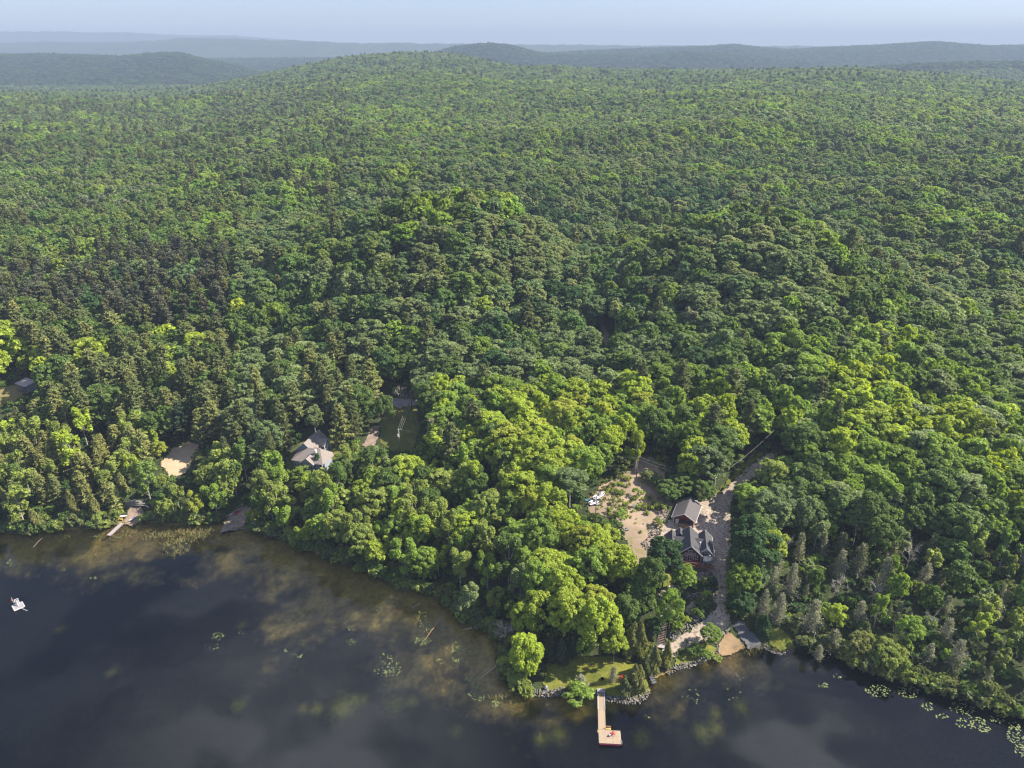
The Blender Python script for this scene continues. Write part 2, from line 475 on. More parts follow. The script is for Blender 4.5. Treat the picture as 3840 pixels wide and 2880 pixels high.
STONE = stone_mat('stone')
MAT = {
    'gravel': M('pale_gravel', (.37, .30, .24), (.28, .23, .185), .35, .95, .1, fine=(.17,.145,.125), fscale=1.7),
    'clearing': None,
    'sand': M('beach_sand', (.265, .185, .105), (.21, .145, .085), .5, .95, .1),
    'sandlot': M('pale_sand', (.42, .32, .21), (.35, .27, .185), .3, .95, .1),
    'ramp': M('shade_darkened_grey', (.11, .11, .115), (.085, .085, .09), .8, .95, .1),  # boat ramp and steps: their shade is put into this darker grey
    'road': M('grey_road', (.25, .225, .235), (.20, .18, .185), .4, .95, .1),
    'dirt': M('brown_track', (.27, .20, .165), (.18, .14, .11), .5, .95, .1),
    'red': M('red_log_siding', (.115, .020, .015), (.085, .016, .013), 1.5, .6, .3, stretch=(1, 1, 12), bump=.4),
    'roofdark': M('dark_shingles', (.050, .050, .058), (.064, .063, .07), 1.4, .85, .3, fine=(.04, .04, .047), fscale=5, stretch=(1, 1, 3)),
    'roofgrey': M('grey_shingles', (.085, .078, .080), (.10, .092, .092), 1.4, .85, .3, fine=(.07, .065, .067), fscale=5, stretch=(1, 1, 3)),
    'rooftan': M('tan_shingles', (.23, .20, .182), (.195, .168, .154), 1.2, .9, .2, fine=(.16, .138, .128), fscale=5, stretch=(1, 1, 3)),
    'white': M('white_trim', (.62, .61, .60), (.55, .54, .53), 2, .5, .4),
    'bluewall': M('blue_grey_siding', (.24, .27, .33), (.21, .24, .29), 1.2, .7, .3, stretch=(.3, .3, 9)),
    'glass': M('window_glass', (.02, .025, .03), (.03, .035, .045), 1, .06, .9),
    'deckwood': M('red_brown_deck', (.21, .085, .06), (.165, .065, .045), 1.6, .65, .3, stretch=(1, 8, 1)),
    'foundation': M('grey_block', (.22, .20, .19), (.17, .155, .15), 1.4),
    'darkgap': M('dark_interior', (.03, .028, .027), (.02, .02, .02), 1),
    'log': M('firewood', (.38, .22, .105), (.26, .145, .07), 6, .85, .2),
    'metalroof': M('dark_metal_roof', (.06, .07, .09), (.05, .06, .078), 1, .75, .2),
    'steel': M('grey_steel', (.42, .43, .45), (.35, .36, .38), 2, .4, .5, metal=.6),
    'black': M('black_rubber', (.02, .02, .02), (.03, .03, .03), 2, .7),
    'dockwood': M('pale_dock_wood', (.34, .265, .19), (.28, .215, .155), 2.2, .75, .2, stretch=(1, 1, 1)),
    'greywood': M('weathered_dock_wood', (.36, .32, .33), (.27, .24, .25), 2, .8, .2),
    'maroon': M('maroon_float', (.10, .012, .03), (.08, .01, .022), 2, .5),
    'redplastic': M('red_plastic', (.42, .012, .03), (.34, .01, .025), 2, .4, .5),
    'whiteplastic': M('white_plastic', (.60, .60, .61), (.53, .53, .55), 2, .35, .5),
    'blueplastic': M('blue_plastic', (.06, .25, .5), (.05, .2, .42), 2, .4, .5),
    'yellowwood': M('yellow_wood', (.55, .34, .12), (.46, .27, .09), 3, .7),
    'palegrey': M('pale_grey_plastic', (.28, .265, .285), (.235, .22, .24), 1.2, .6),
    'orangewood': M('fresh_wood', (.52, .27, .11), (.43, .22, .09), 3, .7),
    'polewood': M('pole_wood', (.19, .16, .135), (.13, .11, .095), 3, .9),
    'palepole': M('pale_pole_wood', (.40, .37, .33), (.32, .29, .26), 3, .9),
    'wire': M('wire', (.25, .25, .25), (.2, .2, .2), 1, .5),
    'driftwood': M('driftwood', (.42, .37, .31), (.30, .26, .21), 3, .85),
    'rock': M('pale_bedrock', (.52, .44, .40), (.38, .32, .29), 1.2, .9, bump=.5),
    'wetwood': M('wet_wood', (.22, .14, .07), (.15, .10, .05), 3, .7),
    'stair': M('dark_timber', (.16, .12, .10), (.11, .08, .07), 3, .8),
}


def grass_mat(name, a, b, c, s1=.22, s2=1.3):
    m, t, o = new_mat(name)
    n1 = noise(t, s1, 4); n2 = noise(t, s2, 5, .65); n3 = noise(t, 5.5, 3)
    col = mixc(t, ramp(t, n1, .38, .62), a, b)
    col = mixc(t, ramp(t, n2, .5, .72), col, c)
    col = mixc(t, ramp(t, n3, .55, .75), col, tuple(v * .6 for v in a))
    bsdf(t, o, col, .95, .1, n3, .5, .15)
    return m


MAT['lawn'] = grass_mat('lawn_grass', (.085, .105, .018), (.15, .155, .025), (.22, .19, .06))
MAT['meadow'] = grass_mat('meadow_grass', (.075, .095, .024), (.12, .125, .03), (.20, .16, .06))
MAT['dry'] = grass_mat('dry_grass', (.20, .16, .07), (.15, .14, .05), (.11, .13, .035))
MAT['clearing'] = grass_mat('bare_clearing', (.29, .218, .162), (.215, .163, .12), (.15, .15, .052), .12, .35)


def mesh_fast(name, verts, faces, mats, smooth=False, mi=None, attr=None):
    """verts Nx3, faces list of equal-size index rows (array) -> mesh datablock"""
    me = bpy.data.meshes.new(name)
    verts = np.ascontiguousarray(verts, np.float32); faces = np.ascontiguousarray(faces, np.int32)
    nf, k = faces.shape
    me.vertices.add(len(verts)); me.vertices.foreach_set('co', verts.ravel())
    me.loops.add(nf * k); me.loops.foreach_set('vertex_index', faces.ravel())
    me.polygons.add(nf); me.polygons.foreach_set('loop_start', np.arange(nf, dtype=np.int32) * k)
    if mi is not None: me.polygons.foreach_set('material_index', np.asarray(mi, np.int32))
    me.polygons.foreach_set('use_smooth', np.full(nf, smooth))
    for m in mats: me.materials.append(m)
    if attr is not None:
        for an, av in attr.items():
            if av.ndim == 1:
                a = me.attributes.new(an, 'FLOAT', 'POINT'); a.data.foreach_set('value', av.astype(np.float32))
            else:
                a = me.attributes.new(an, 'FLOAT_COLOR', 'POINT')
                a.data.foreach_set('color', np.concatenate([av, np.ones((len(av), 1))], 1).astype(np.float32).ravel())
    me.update(calc_edges=True); me.validate()
    return me


def put(name, me, parent=None, loc=(0, 0, 0), rotz=0.0, scale=None, **props):
    o = bpy.data.objects.new(name, me)
    COL.objects.link(o)
    o.location = loc
    if rotz: o.rotation_euler = (0, 0, rotz)
    if scale is not None: o.scale = scale
    if parent is not None: o.parent = parent
    for k, v in props.items(): o[k] = v
    return o


def thing(name, label, cat, loc=(0, 0, 0), rotz=0.0, group=None):
    o = put(name, None, loc=loc, rotz=rotz, label=label, category=cat)
    if group: o['group'] = group
    return o


# ------------------------------------------------------------------ ground
tcols = np.linspace(-1.02, 1.02, 400)
rows = [55.0]
while rows[-1] < 320: rows.append(rows[-1] * 1.0062)
while rows[-1] < 12500: rows.append(rows[-1] * 1.0145)
rows = np.array(rows)
GX = tcols[None, :] * rows[:, None]
GY = np.repeat(rows[:, None], len(tcols), 1)
GZ = H(GX.ravel(), GY.ravel()).reshape(GX.shape)
SINK = np.zeros(GX.shape)
near = GY < 420
for k, p in POLY.items():
    sel = near
    ins = inpoly(GX[sel], GY[sel], p)
    SINK[sel] = np.maximum(SINK[sel], ins * .22)
sd_near = np.full(GX.shape, 50.0)
mnear = GY < 330
sd_near[mnear] = shore_dist(GX[mnear], GY[mnear])
# bed of the lake: pale silt shallows and dark weed beds
shallow_px = [(-400, 1960), (0, 2092), (170, 2110), (300, 2152), (420, 2160), (500, 2130), (600, 2088), (760, 2072), (880, 2120), (1000, 2215), (960, 2330), (1030, 2430),
              (1130, 2440), (1190, 2370), (1320, 2335), (1430, 2372), (1500, 2450), (1390, 2480), (1470, 2520), (1560, 2470), (1640, 2545), (1760, 2590), (1860, 2640), (2000, 2700),
              (2160, 2680), (2320, 2640), (2480, 2570), (2600, 2525), (2760, 2492), (2880, 2450), (2920, 2300), (1900, 2000), (1000, 1880), (-400, 1900)]
shallow = [tuple(at_z(x, y)[:2]) for x, y in shallow_px]
dpoly = polydist(GX[mnear], GY[mnear], shallow)
dpoly = np.where(inpoly(GX[mnear], GY[mnear], shallow), dpoly, -dpoly)
xx, yy = GX[mnear], GY[mnear]
nz_ = (fnoise(xx / 9, yy / 9, 5) - .5) * 26
spk = fnoise(xx / 2.2 + 9, yy / 2.2, 4) - .5
sh = sstep(-5.0, 6.0, dpoly + nz_ + spk * 9)
sh = sh * (1 - .75 * sstep(.53, .66, fnoise(xx / 7 + 60, yy / 5, 4)) * sstep(14, 4, dpoly))
ring = sstep(0, 16, -sd_near[mnear])
col = np.zeros((mnear.sum(), 3))
silt = np.array([.40, .29, .085]); silt2 = np.array([.30, .205, .07]); weed = np.array([.006, .0085, .0115]); edge = np.array([.33, .235, .06])
nn = fnoise(xx / 14 + 40, yy / 14, 3)[:, None]
mot = sstep(.47, .62, fnoise(xx / 3.1 + 11, yy / 4.6, 4))[:, None]
c_s = silt * nn + silt2 * (1 - nn)
c_s = c_s * (1 - .5 * mot)
c_s = c_s * (1 - (1 - ring[:, None]) * .6) + edge * (1 - ring[:, None]) * .6
col = weed * (1 - sh[:, None]) + c_s * sh[:, None]
# green clumps of water weed further out
for px_, py_, r_ in [(1280, 2612, 3.2), (1325, 2585, 1.6), (1180, 2612, 1.5), (1360, 2580, 1.4), (1480, 2605, 2.8), (1540, 2600, 1.6), (1130, 2610, 1.2), (1710, 2715, 1.5), (2095, 2740, 2.0), (2030, 2755, 1.6),
                     (2410, 2745, 2.0), (2400, 2760, 1.6), (2640, 2720, 2.4), (2690, 2700, 1.8), (2780, 2620, 2.0), (2690, 2650, 1.2), (880, 2595, 1.8), (405, 2475, 1.4), (205, 2305, 1.5), (900, 2310, 1.4)]:
    q = at_z(px_, py_)
    g = np.exp(-(((xx - q[0]) / r_) ** 2 + ((yy - q[1]) / r_ / 1.1) ** 2) * (0.7 + 1.2 * fnoise(xx / 1.2, yy / 1.2, 3)))[:, None]
    col = col * (1 - g) + np.array([.15, .145, .022]) * g
for px_, py_, rx_, ry_ in [(2735, 2478, 5.5, 3.5), (2440, 2600, 3.0, 3.0), (905, 2005, 6, 4), (480, 1998, 5, 3)]:
    q = at_z(px_, py_)
    g = np.exp(-((xx - q[0]) / rx_) ** 2 - ((yy - q[1]) / ry_) ** 2)[:, None] * (.5 + .7 * fnoise(xx / 1.5, yy / 1.5, 3))[:, None].clip(0, 1)
    col = col * (1 - g) + np.array([.34, .215, .09]) * g
full = np.zeros(GX.shape + (3,))
full[mnear] = col
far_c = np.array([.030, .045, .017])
land = sd_near > 0
full[land] = np.array([.038, .050, .020])
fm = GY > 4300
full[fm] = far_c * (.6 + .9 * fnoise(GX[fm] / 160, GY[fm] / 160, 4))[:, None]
mud = land & (sd_near < .5)
full[mud] = np.array([.06, .055, .03])
me_v = np.stack([GX, GY, GZ - SINK], -1).reshape(-1, 3)
r_, c_ = GX.shape
ii = np.arange(r_ * c_).reshape(r_, c_)
fc = np.stack([ii[:-1, :-1], ii[:-1, 1:], ii[1:, 1:], ii[1:, :-1]], -1).reshape(-1, 4)
m_g, t_g, o_g = new_mat('forest_floor')
ga = t_g.nodes.new('ShaderNodeAttribute'); ga.attribute_name = 'ground_col'
g_n = noise(t_g, .9, 5, .6)
gcol = mixc(t_g, .65, ga.outputs['Color'], (0, 0, 0))
gm = t_g.nodes.new('ShaderNodeMapRange'); gm.inputs['From Min'].default_value = .3; gm.inputs['From Max'].default_value = .7; gm.inputs['To Min'].default_value = .6; gm.inputs['To Max'].default_value = 1.35
t_g.links.new(g_n, gm.inputs['Value'])
vm = t_g.nodes.new('ShaderNodeVectorMath'); vm.operation = 'SCALE'
t_g.links.new(ga.outputs['Color'], vm.inputs[0]); t_g.links.new(gm.outputs[0], vm.inputs['Scale'])
bsdf(t_g, o_g, vm.outputs[0], .95, .1)
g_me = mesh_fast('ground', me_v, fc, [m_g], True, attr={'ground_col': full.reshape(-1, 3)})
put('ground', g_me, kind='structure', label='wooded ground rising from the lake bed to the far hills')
FAR_CLIP = 5400

# the lake
m_w, t_w, o_w = new_mat('lake_water')
trn = t_w.nodes.new('ShaderNodeBsdfTransparent'); trn.inputs[0].default_value = (.80, .84, .80, 1)
gls = t_w.nodes.new('ShaderNodeBsdfGlossy'); gls.inputs['Roughness'].default_value = .03; gls.inputs['Color'].default_value = (1, 1, 1, 1)
frs = t_w.nodes.new('ShaderNodeFresnel'); frs.inputs['IOR'].default_value = 1.33
wn = noise(t_w, 1.3, 4, .62, stretch=(.8, 1.7, 1)); wn2 = noise(t_w, .05, 2)
mulw = t_w.nodes.new('ShaderNodeMath'); mulw.operation = 'MULTIPLY'
t_w.links.new(wn, mulw.inputs[0]); t_w.links.new(ramp(t_w, wn2, .42, .62), mulw.inputs[1])
bw = t_w.nodes.new('ShaderNodeBump'); bw.inputs['Strength'].default_value = .42; bw.inputs['Distance'].default_value = .22
t_w.links.new(mulw.outputs[0], bw.inputs['Height'])
t_w.links.new(bw.outputs[0], gls.inputs['Normal']); t_w.links.new(bw.outputs[0], frs.inputs['Normal'])
mw = t_w.nodes.new('ShaderNodeMixShader')
t_w.links.new(frs.outputs[0], mw.inputs[0]); t_w.links.new(trn.outputs[0], mw.inputs[1]); t_w.links.new(gls.outputs[0], mw.inputs[2])
t_w.links.new(mw.outputs[0], o_w.inputs['Surface'])
wv = np.array([(-330, -420, 0), (330, -420, 0), (330, 240, 0), (-330, 240, 0)], float)
put('lake', mesh_fast('lake', wv, [[0, 1, 2, 3]], [m_w]), kind='structure', label='dark still lake with shallows along the shore')
# bed of the lake behind and below the viewpoint
put('lake_bed', mesh_fast('lake_bed', np.array([(-330, -420, -5.9), (330, -420, -5.9), (330, 60, -5.9), (-330, 60, -5.9)], float), [[0, 1, 2, 3]],
                          [M('deep_bed', (.011, .012, .016), (.0095, .010, .014), .2)]), kind='structure')


def drape(name, poly, mat, res=.42, lift=0.0, label=None):
    P_ = np.array(poly)
    x0, y0 = P_.min(0) - 1; x1, y1 = P_.max(0) + 1
    big = max(x1 - x0, y1 - y0)
    res = max(res, big / 260)
    nx, ny = int((x1 - x0) / res) + 2, int((y1 - y0) / res) + 2
    X, Y = np.meshgrid(x0 + np.arange(nx) * res, y0 + np.arange(ny) * res)
    d = polydist(X, Y, poly); d = np.where(inpoly(X, Y, poly), d, -d) + (fnoise(X / 1.6, Y / 1.6, 3) - .5) * 1.5
    # pull the outermost vertices onto the outline so that the edge is not stepped
    eps = .3
    gxd = (np.roll(d, -1, 1) - np.roll(d, 1, 1)) / (2 * res); gyd = (np.roll(d, -1, 0) - np.roll(d, 1, 0)) / (2 * res)
    g = np.sqrt(gxd ** 2 + gyd ** 2) + 1e-6
    mv = (np.abs(d) < res * .95)
    stp = np.where(mv, np.clip(-d / np.maximum(g, .4), -res * .6, res * .6), 0)
    X2 = X + stp * gxd / g; Y2 = Y + stp * gyd / g
    keep = d > -res * .5
    Z = H(X2.ravel(), Y2.ravel()).reshape(X.shape)
    Z = np.maximum(Z, .0) + lift + (fnoise(X2 / .9, Y2 / .9, 2) - .5) * .06
    ix = np.arange(nx * ny).reshape(ny, nx)
    q = keep[:-1, :-1] & keep[:-1, 1:] & keep[1:, 1:] & keep[1:, :-1]
    f = np.stack([ix[:-1, :-1], ix[:-1, 1:], ix[1:, 1:], ix[1:, :-1]], -1)[q]
    v = np.stack([X2, Y2, Z], -1).reshape(-1, 3)
    used = np.unique(f); mp = np.zeros(len(v), int); mp[used] = np.arange(len(used))
    return put(name, mesh_fast(name, v[used], mp[f], [mat], True), kind='structure', **({'label': label} if label else {}))


for k, nm, mt, lf in [('clearing', 'clearing', 'clearing', .05), ('driveway', 'driveway', 'gravel', .08), ('lawn', 'lawn', 'lawn', .06), ('lawn_beside_beach', 'lawn', 'lawn', .11),
                      ('garden_grass', 'lawn', 'lawn', .09), ('garden_path', 'path', 'gravel', .12), ('terrace_path', 'path', 'gravel', .1), ('sand_beach', 'beach', 'sand', .05),
                      ('boat_ramp', 'boat_ramp', 'ramp', .1), ('grass_bank', 'grass_bank', 'lawn', .06), ('sand_lot', 'sand_lot', 'sandlot', .06), ('house_lawn', 'lawn', 'meadow', .06),
                      ('house_track', 'track', 'dirt', .08), ('meadow', 'meadow', 'meadow', .05), ('gravel_road', 'road', 'road', .09), ('dirt_road', 'road', 'dirt', .08),
                      ('dry_grass', 'dry_grass_field', 'dry', .06), ('dock_bank', 'path', 'dirt', .08), ('canoe_beach', 'beach', 'dirt', .06), ('north_track', 'track', 'sandlot', .08),
                      ('grass_verge', 'grass_verge', 'lawn', .05), ('far_meadow', 'meadow', 'dry', .08)]:
    drape(nm, POLY[k], MAT[mt], lift=lf)

# the air
hb = np.array([(x, y, z) for z in (float(GZ.min()) - 1.5, float(GZ.max()) + 25) for x, y in ((-14000, -900), (14000, -900), (14000, 12900), (-14000, 12900))], float)
hm, ht, ho = new_mat('haze_air')
pv = ht.nodes.new('ShaderNodeVolumePrincipled'); pv.inputs['Color'].default_value = HAZE_COLOR; pv.inputs['Density'].default_value = HAZE_DENSITY
ht.links.new(pv.outputs[0], ho.inputs['Volume'])
put('haze', mesh_fast('haze', hb, [[0, 3, 2, 1], [4, 5, 6, 7], [0, 1, 5, 4], [1, 2, 6, 5], [2, 3, 7, 6], [3, 0, 4, 7]], [hm]), kind='stuff', label='pale summer haze thickening over the far hills')

# ------------------------------------------------------------------ trees: prototypes
def unit(v):
    return v / (np.linalg.norm(v, axis=-1, keepdims=True) + 1e-9)


def leaf_quads(c, n, s, asp, rg, axis=None, fold=.25):
    """folded diamonds at c with normals n, half length s, half width s*asp"""
    k = len(c)
    if axis is None: axis = rg.normal(size=(k, 3))
    n = unit(n)
    a = axis - n * (axis * n).sum(1, keepdims=True); a = unit(a)
    b = np.cross(n, a)
    s = np.broadcast_to(np.asarray(s, float).reshape(-1, 1), (k, 1)) * (.7 + .6 * rg.random((k, 1)))
    v = np.stack([c + a * s, c + b * s * asp + n * s * fold, c - a * s, c - b * s * asp + n * s * fold], 1)
    return v.reshape(-1, 3), np.arange(4 * k).reshape(k, 4), np.repeat(np.clip(rg.normal(.5, .22, k), 0, 1), 4)


def tube(p, r, seg=5):
    """tapered tube along the points p with radii r"""
    p = np.asarray(p, float); n = len(p)
    d = np.gradient(p, axis=0); d = unit(d)
    ref = np.where(np.abs(d[:, 2:3]) > .9, np.array([[1., 0, 0]]), np.array([[0, 0, 1.]]))
    a = unit(np.cross(d, ref)); b = np.cross(d, a)
    th = np.arange(seg) * TAU / seg
    ring = (a[:, None] * np.cos(th)[None, :, None] + b[:, None] * np.sin(th)[None, :, None]) * np.asarray(r)[:, None, None] + p[:, None]
    v = ring.reshape(-1, 3)
    f = []
    for i in range(n - 1):
        for j in range(seg):
            j2 = (j + 1) % seg
            f.append((i * seg + j, i * seg + j2, (i + 1) * seg + j2, (i + 1) * seg + j))
    return v, np.array(f)


def join(parts):
    vs, fs, o = [], [], 0
    for v, f in parts:
        vs.append(v); fs.append(f + o); o += len(v)
    return np.concatenate(vs), np.concatenate(fs)


def trunk_of(h, r, rg, limbs=(), lean=.02, seg=6):
    z = np.linspace(-.6, h, 7)
    wob = np.cumsum(rg.normal(0, lean * h / 7, (7, 2)), 0); wob -= wob[0]
    p = np.stack([wob[:, 0], wob[:, 1], z], 1)
    parts = [tube(p, r * (1.15 - z.clip(0) / h * .95), seg)]
    for z0, dvec, L, lr in limbs:
        i = np.interp(z0, z, np.arange(7)); b = np.array([np.interp(z0, z, p[:, 0]), np.interp(z0, z, p[:, 1]), z0])
        e = b + np.array(dvec) * L
        mid = (b + e) / 2 + np.array([0, 0, -.06 * L])
        parts.append(tube([b, mid, e], [lr, lr * .7, lr * .25], 4))
    return join(parts)


def fib(k, rg):
    i = np.arange(k) + .5
    ph = np.arccos(1 - 2 * i / k); th = i * 2.39996 + rg.random() * 6
    d = np.stack([np.sin(ph) * np.cos(th), np.sin(ph) * np.sin(th), np.cos(ph)], 1)
    return unit(d + rg.normal(0, .16, d.shape))


def lobed(n, ls, seed, Rx, Rz, zc, Kl, lr, low=-.5, asp=.75, flat=.85, shell=.72, jit=.42, fill=.06, squash=.8, sub=7):
    """leaves in small clumps that sit on the lobes of the crown"""
    rg = np.random.default_rng(seed)
    d = fib(Kl, rg)
    d = d[d[:, 2] > low]
    rr = rg.uniform(.62, 1.0, (len(d), 1))
    c = d * np.array([Rx, Rx * rg.uniform(.85, 1.1), Rz]) * .74 * rr ** .5
    c = np.concatenate([c, [[0, 0, Rz * .25]]])
    rad = rg.uniform(lr[0], lr[1], len(c)); rad[-1] = lr[1]
    od = unit(c + np.array([0, 0, .25 * Rz]))
    # clumps
    sd_ = unit(rg.normal(size=(len(c), sub, 3)) * .8 + .9 * od[:, None] + np.array([0, 0, .45]))
    cc = (c[:, None] + sd_ * (rad[:, None, None] * rg.uniform(.75, 1.1, (len(c), sub, 1))) * np.array([1, 1, squash])).reshape(-1, 3)
    cr = np.repeat(rad, sub) * rg.uniform(.36, .56, len(cc))
    dist = np.linalg.norm(cc[:, None] - c[None], axis=2) / rad[None]
    dist[np.arange(len(cc)), np.repeat(np.arange(len(c)), sub)] = 9
    ok = dist.min(1) > .62
    cc, cr, co = cc[ok], cr[ok], sd_.reshape(-1, 3)[ok]
    pick = rg.choice(len(cc), n, p=cr ** 2 / (cr ** 2).sum())
    dd = unit(rg.normal(size=(n, 3)) + .95 * co[pick] + np.array([0, 0, .4]))
    p = cc[pick] + dd * (cr[pick][:, None] * (.45 + .65 * rg.random((n, 1)) ** .6)) * np.array([1, 1, .8])
    nr = unit(dd * .75 + np.array([0, 0, .35]) + rg.normal(0, jit, p.shape))
    p = p + np.array([0, 0, zc])
    return p, nr, rg, c + np.array([0, 0, zc])


# each builder returns leaves(v, f, var) and wood(v, f)
def maple(n, ls, seed, H_=15, W=8.5):
    Rz = H_ * .39
    p, nr, rg, c = lobed(n, ls, seed, W / 2, Rz, H_ - Rz * 1.02, 30, (W * .135, W * .22), -.55)
    lv = leaf_quads(p, nr, ls, .72, rg)
    limbs = [(H_ * rg.uniform(.25, .45), unit(np.array([q[0], q[1], max(q[2] - H_ * .35, 1.)])), np.linalg.norm(q - np.array([0, 0, H_ * .35])) * .9, .09) for q in c[::4]]
    return lv, trunk_of(H_ * .75, .22, rg, limbs), (LEAF, BARK)


def aspen(n, ls, seed, H_=15, W=5.0):
    Rz = H_ * .30
    p, nr, rg, c = lobed(n, ls, seed, W / 2, Rz, H_ - Rz, 22, (W * .15, W * .24), -.8, shell=.45, jit=.8)
    lv = leaf_quads(p, nr, ls, .8, rg)
    limbs = [(H_ * rg.uniform(.45, .6), unit(np.array([q[0], q[1], max(q[2] - H_ * .5, 1.)])), np.linalg.norm(q - np.array([0, 0, H_ * .5])) * .8, .05) for q in c[::5]]
    return lv, trunk_of(H_ * .9, .15, rg, limbs), (LEAF, PALEBARK)


def open_tree(n, ls, seed, H_=15, W=6.5):
    """several upright leafy heads on forked limbs with gaps between"""
    rg = np.random.default_rng(seed)
    k = 15
    th = rg.random(k) * TAU; zz = np.sort(rg.uniform(.36, .92, k)) * H_
    rad = W / 2 * np.sqrt(np.clip(1 - ((zz / H_ - .58) / .48) ** 2, .1, 1)) * rg.uniform(.3, 1.0, k)
    c = np.stack([rad * np.cos(th), rad * np.sin(th), zz], 1)
    r = rg.uniform(.12, .19, k) * W
    m = int(n * 1.5)
    pick = rg.choice(k, m, p=r ** 2 / (r ** 2).sum())
    dd = unit(rg.normal(size=(m, 3)) + np.array([0, 0, .5]))
    p = c[pick] + dd * (r[pick][:, None] * (.45 + .6 * rg.random((m, 1)))) * np.array([.9, .9, 1.45])
    p, dd = p[:n], dd[:n]
    nr = unit(dd * .5 + np.array([0, 0, .35]) + rg.normal(0, .6, p.shape))
    lv = leaf_quads(p, nr, ls, .62, rg)
    limbs = [(max(q[2] * .55, H_ * .18), unit(q - np.array([0, 0, max(q[2] * .55, H_ * .18)])), np.linalg.norm(q - np.array([0, 0, max(q[2] * .55, H_ * .18)])), .07) for q in c[::2]]
    return lv, trunk_of(H_ * .82, .17, rg, limbs), (LEAF, PALEBARK)


def pine(n, ls, seed, H_=18, W=7.0, start=.25, dens=1.0):
    rg = np.random.default_rng(seed)
    ps, ns, ax = [], [], []
    z = H_ * start
    whorls = []
    while z < H_ * .985:
        whorls.append(z); z += rg.uniform(.75, 1.25) * (1 if z < H_ * .7 else .7)
    br = []
    for z in whorls:
        u = (z / H_ - start) / (1 - start)
        L = W / 2 * (1 - u) ** .62 * (.55 + .45 * min(1, u * 5 + .45)) + .25
        nb = rg.integers(4, 7)
        t0 = rg.random() * TAU
        for b in range(nb):
            if rg.random() > dens: continue
            t = t0 + b * TAU / nb + rg.normal(0, .25)
            br.append((z, t, L * rg.uniform(.6, 1.15)))
    Ls = np.array([b[2] for b in br])
    cnt = rg.multinomial(n, Ls ** 1.2 / (Ls ** 1.2).sum())
    for (z, t, L), k in zip(br, cnt):
        if k == 0: continue
        s = rg.uniform(.18, 1.0, k) ** .75
        d = np.array([np.cos(t), np.sin(t), 0]); e = np.array([-np.sin(t), np.cos(t), 0])
        side = rg.normal(0, .17, k) * L * (1 - .55 * s)
        zz = z + L * (-.05 + .26 * s ** 2) + rg.normal(0, .12, k)
        p = d * (s * L)[:, None] + e * side[:, None]; p[:, 2] = zz
        ps.append(p)
        ns.append(np.array([0, 0, 1.]) + d * .25 + rg.normal(0, .38, (k, 3)))
        ax.append(d * .9 + e * np.sign(side)[:, None] * .7 + np.array([0, 0, .45]) + rg.normal(0, .3, (k, 3)))
    p, nr, a = np.concatenate(ps), np.concatenate(ns), np.concatenate(ax)
    lv = leaf_quads(p, nr, ls, .36, rg, a)
    limbs = [(b[0], (np.cos(b[1]) * .96, np.sin(b[1]) * .96, .18), b[2] * .8, .035) for b in br[::3]]
    return lv, trunk_of(H_ * .98, .21, rg, limbs, .008), (NEEDLE, BARK)


def red_pine(n, ls, seed, H_=19, W=5.0):
    return pine(n, ls, seed, H_, W, .62, .85)


def spruce(n, ls, seed, H_=16, W=4.6):
    return pine(n, ls, seed, H_, W, .1, 1.0)


def cedar(n, ls, seed, H_=9, W=3.6, thin=False):
    """a dense ragged cone of upright sprays"""
    rg = np.random.default_rng(seed)
    m = n
    u = rg.beta(1.05, 1.5, m)
    th = rg.random(m) * TAU
    lump = .8 + .26 * np.sin(th * 3 + u * 9 + seed) + .16 * np.sin(th * 7 - u * 23)
    r = W / 2 * ((1 - u) ** .72) * lump * (.55 + .5 * rg.random(m) ** .5) * np.minimum(1, .55 + u * 5)
    lean = rg.normal(0, .03, 2) * H_
    p = np.stack([r * np.cos(th) + lean[0] * u, r * np.sin(th) + lean[1] * u, .25 + u * (H_ - .25)], 1)
    o = np.stack([np.cos(th), np.sin(th), np.full(m, .35)], 1)
    nr = o + rg.normal(0, .5, (m, 3))
    ax = o * .55 + np.array([0, 0, 1.0]) + rg.normal(0, .3, (m, 3))
    lv = leaf_quads(p, nr, ls, .4, rg, ax)
    return lv, trunk_of(H_ * .93, .15, rg, (), .015), (NEEDLE, BARK)


def twig_quads(p0, p1, w_, rg):
    d = p1 - p0
    s = unit(np.cross(d, rg.normal(size=d.shape))) * w_
    v = np.stack([p0 - s, p0 + s, p1 + s * .35, p1 - s * .35], 1).reshape(-1, 3)
    return v, np.arange(len(v)).reshape(-1, 4)


def dead_cedar(n, ls, seed, H_=9, W=3.4, leafy=.8):
    """a dead or dying cone: grey twigs with a little olive left"""
    rg = np.random.default_rng(seed)
    m = n
    u = rg.beta(1.1, 1.25, m); th = rg.random(m) * TAU
    L = W / 2 * (1 - u) ** .8 * rg.uniform(.3, 1.35, m) * (.75 + .35 * np.sin(th * 3 + u * 11 + seed)) * np.minimum(1, .5 + u * 4) + .15
    s0 = rg.random(m) ** .8 * .8
    d = np.stack([np.cos(th), np.sin(th), np.full(m, .12)], 1)
    b = np.stack([L * s0 * np.cos(th), L * s0 * np.sin(th), .3 + u * (H_ - .3) + L * s0 * .1], 1)
    e = b + unit(d + rg.normal(0, .5, d.shape)) * (L * .45 + .25)[:, None]
    tv, tf = twig_quads(b, e, ls * .11, rg)
    kk = int(n * leafy)
    sel = rg.choice(m, kk, replace=False)
    lv = leaf_quads(e[sel], d[sel] + rg.normal(0, .6, (kk, 3)), ls * 1.0, .4, rg, d[sel] + np.array([0, 0, .8]))
    wd = join([trunk_of(H_, .12, rg, (), .02), (tv, tf)])
    return lv, wd, (NEEDLE, TWIG)


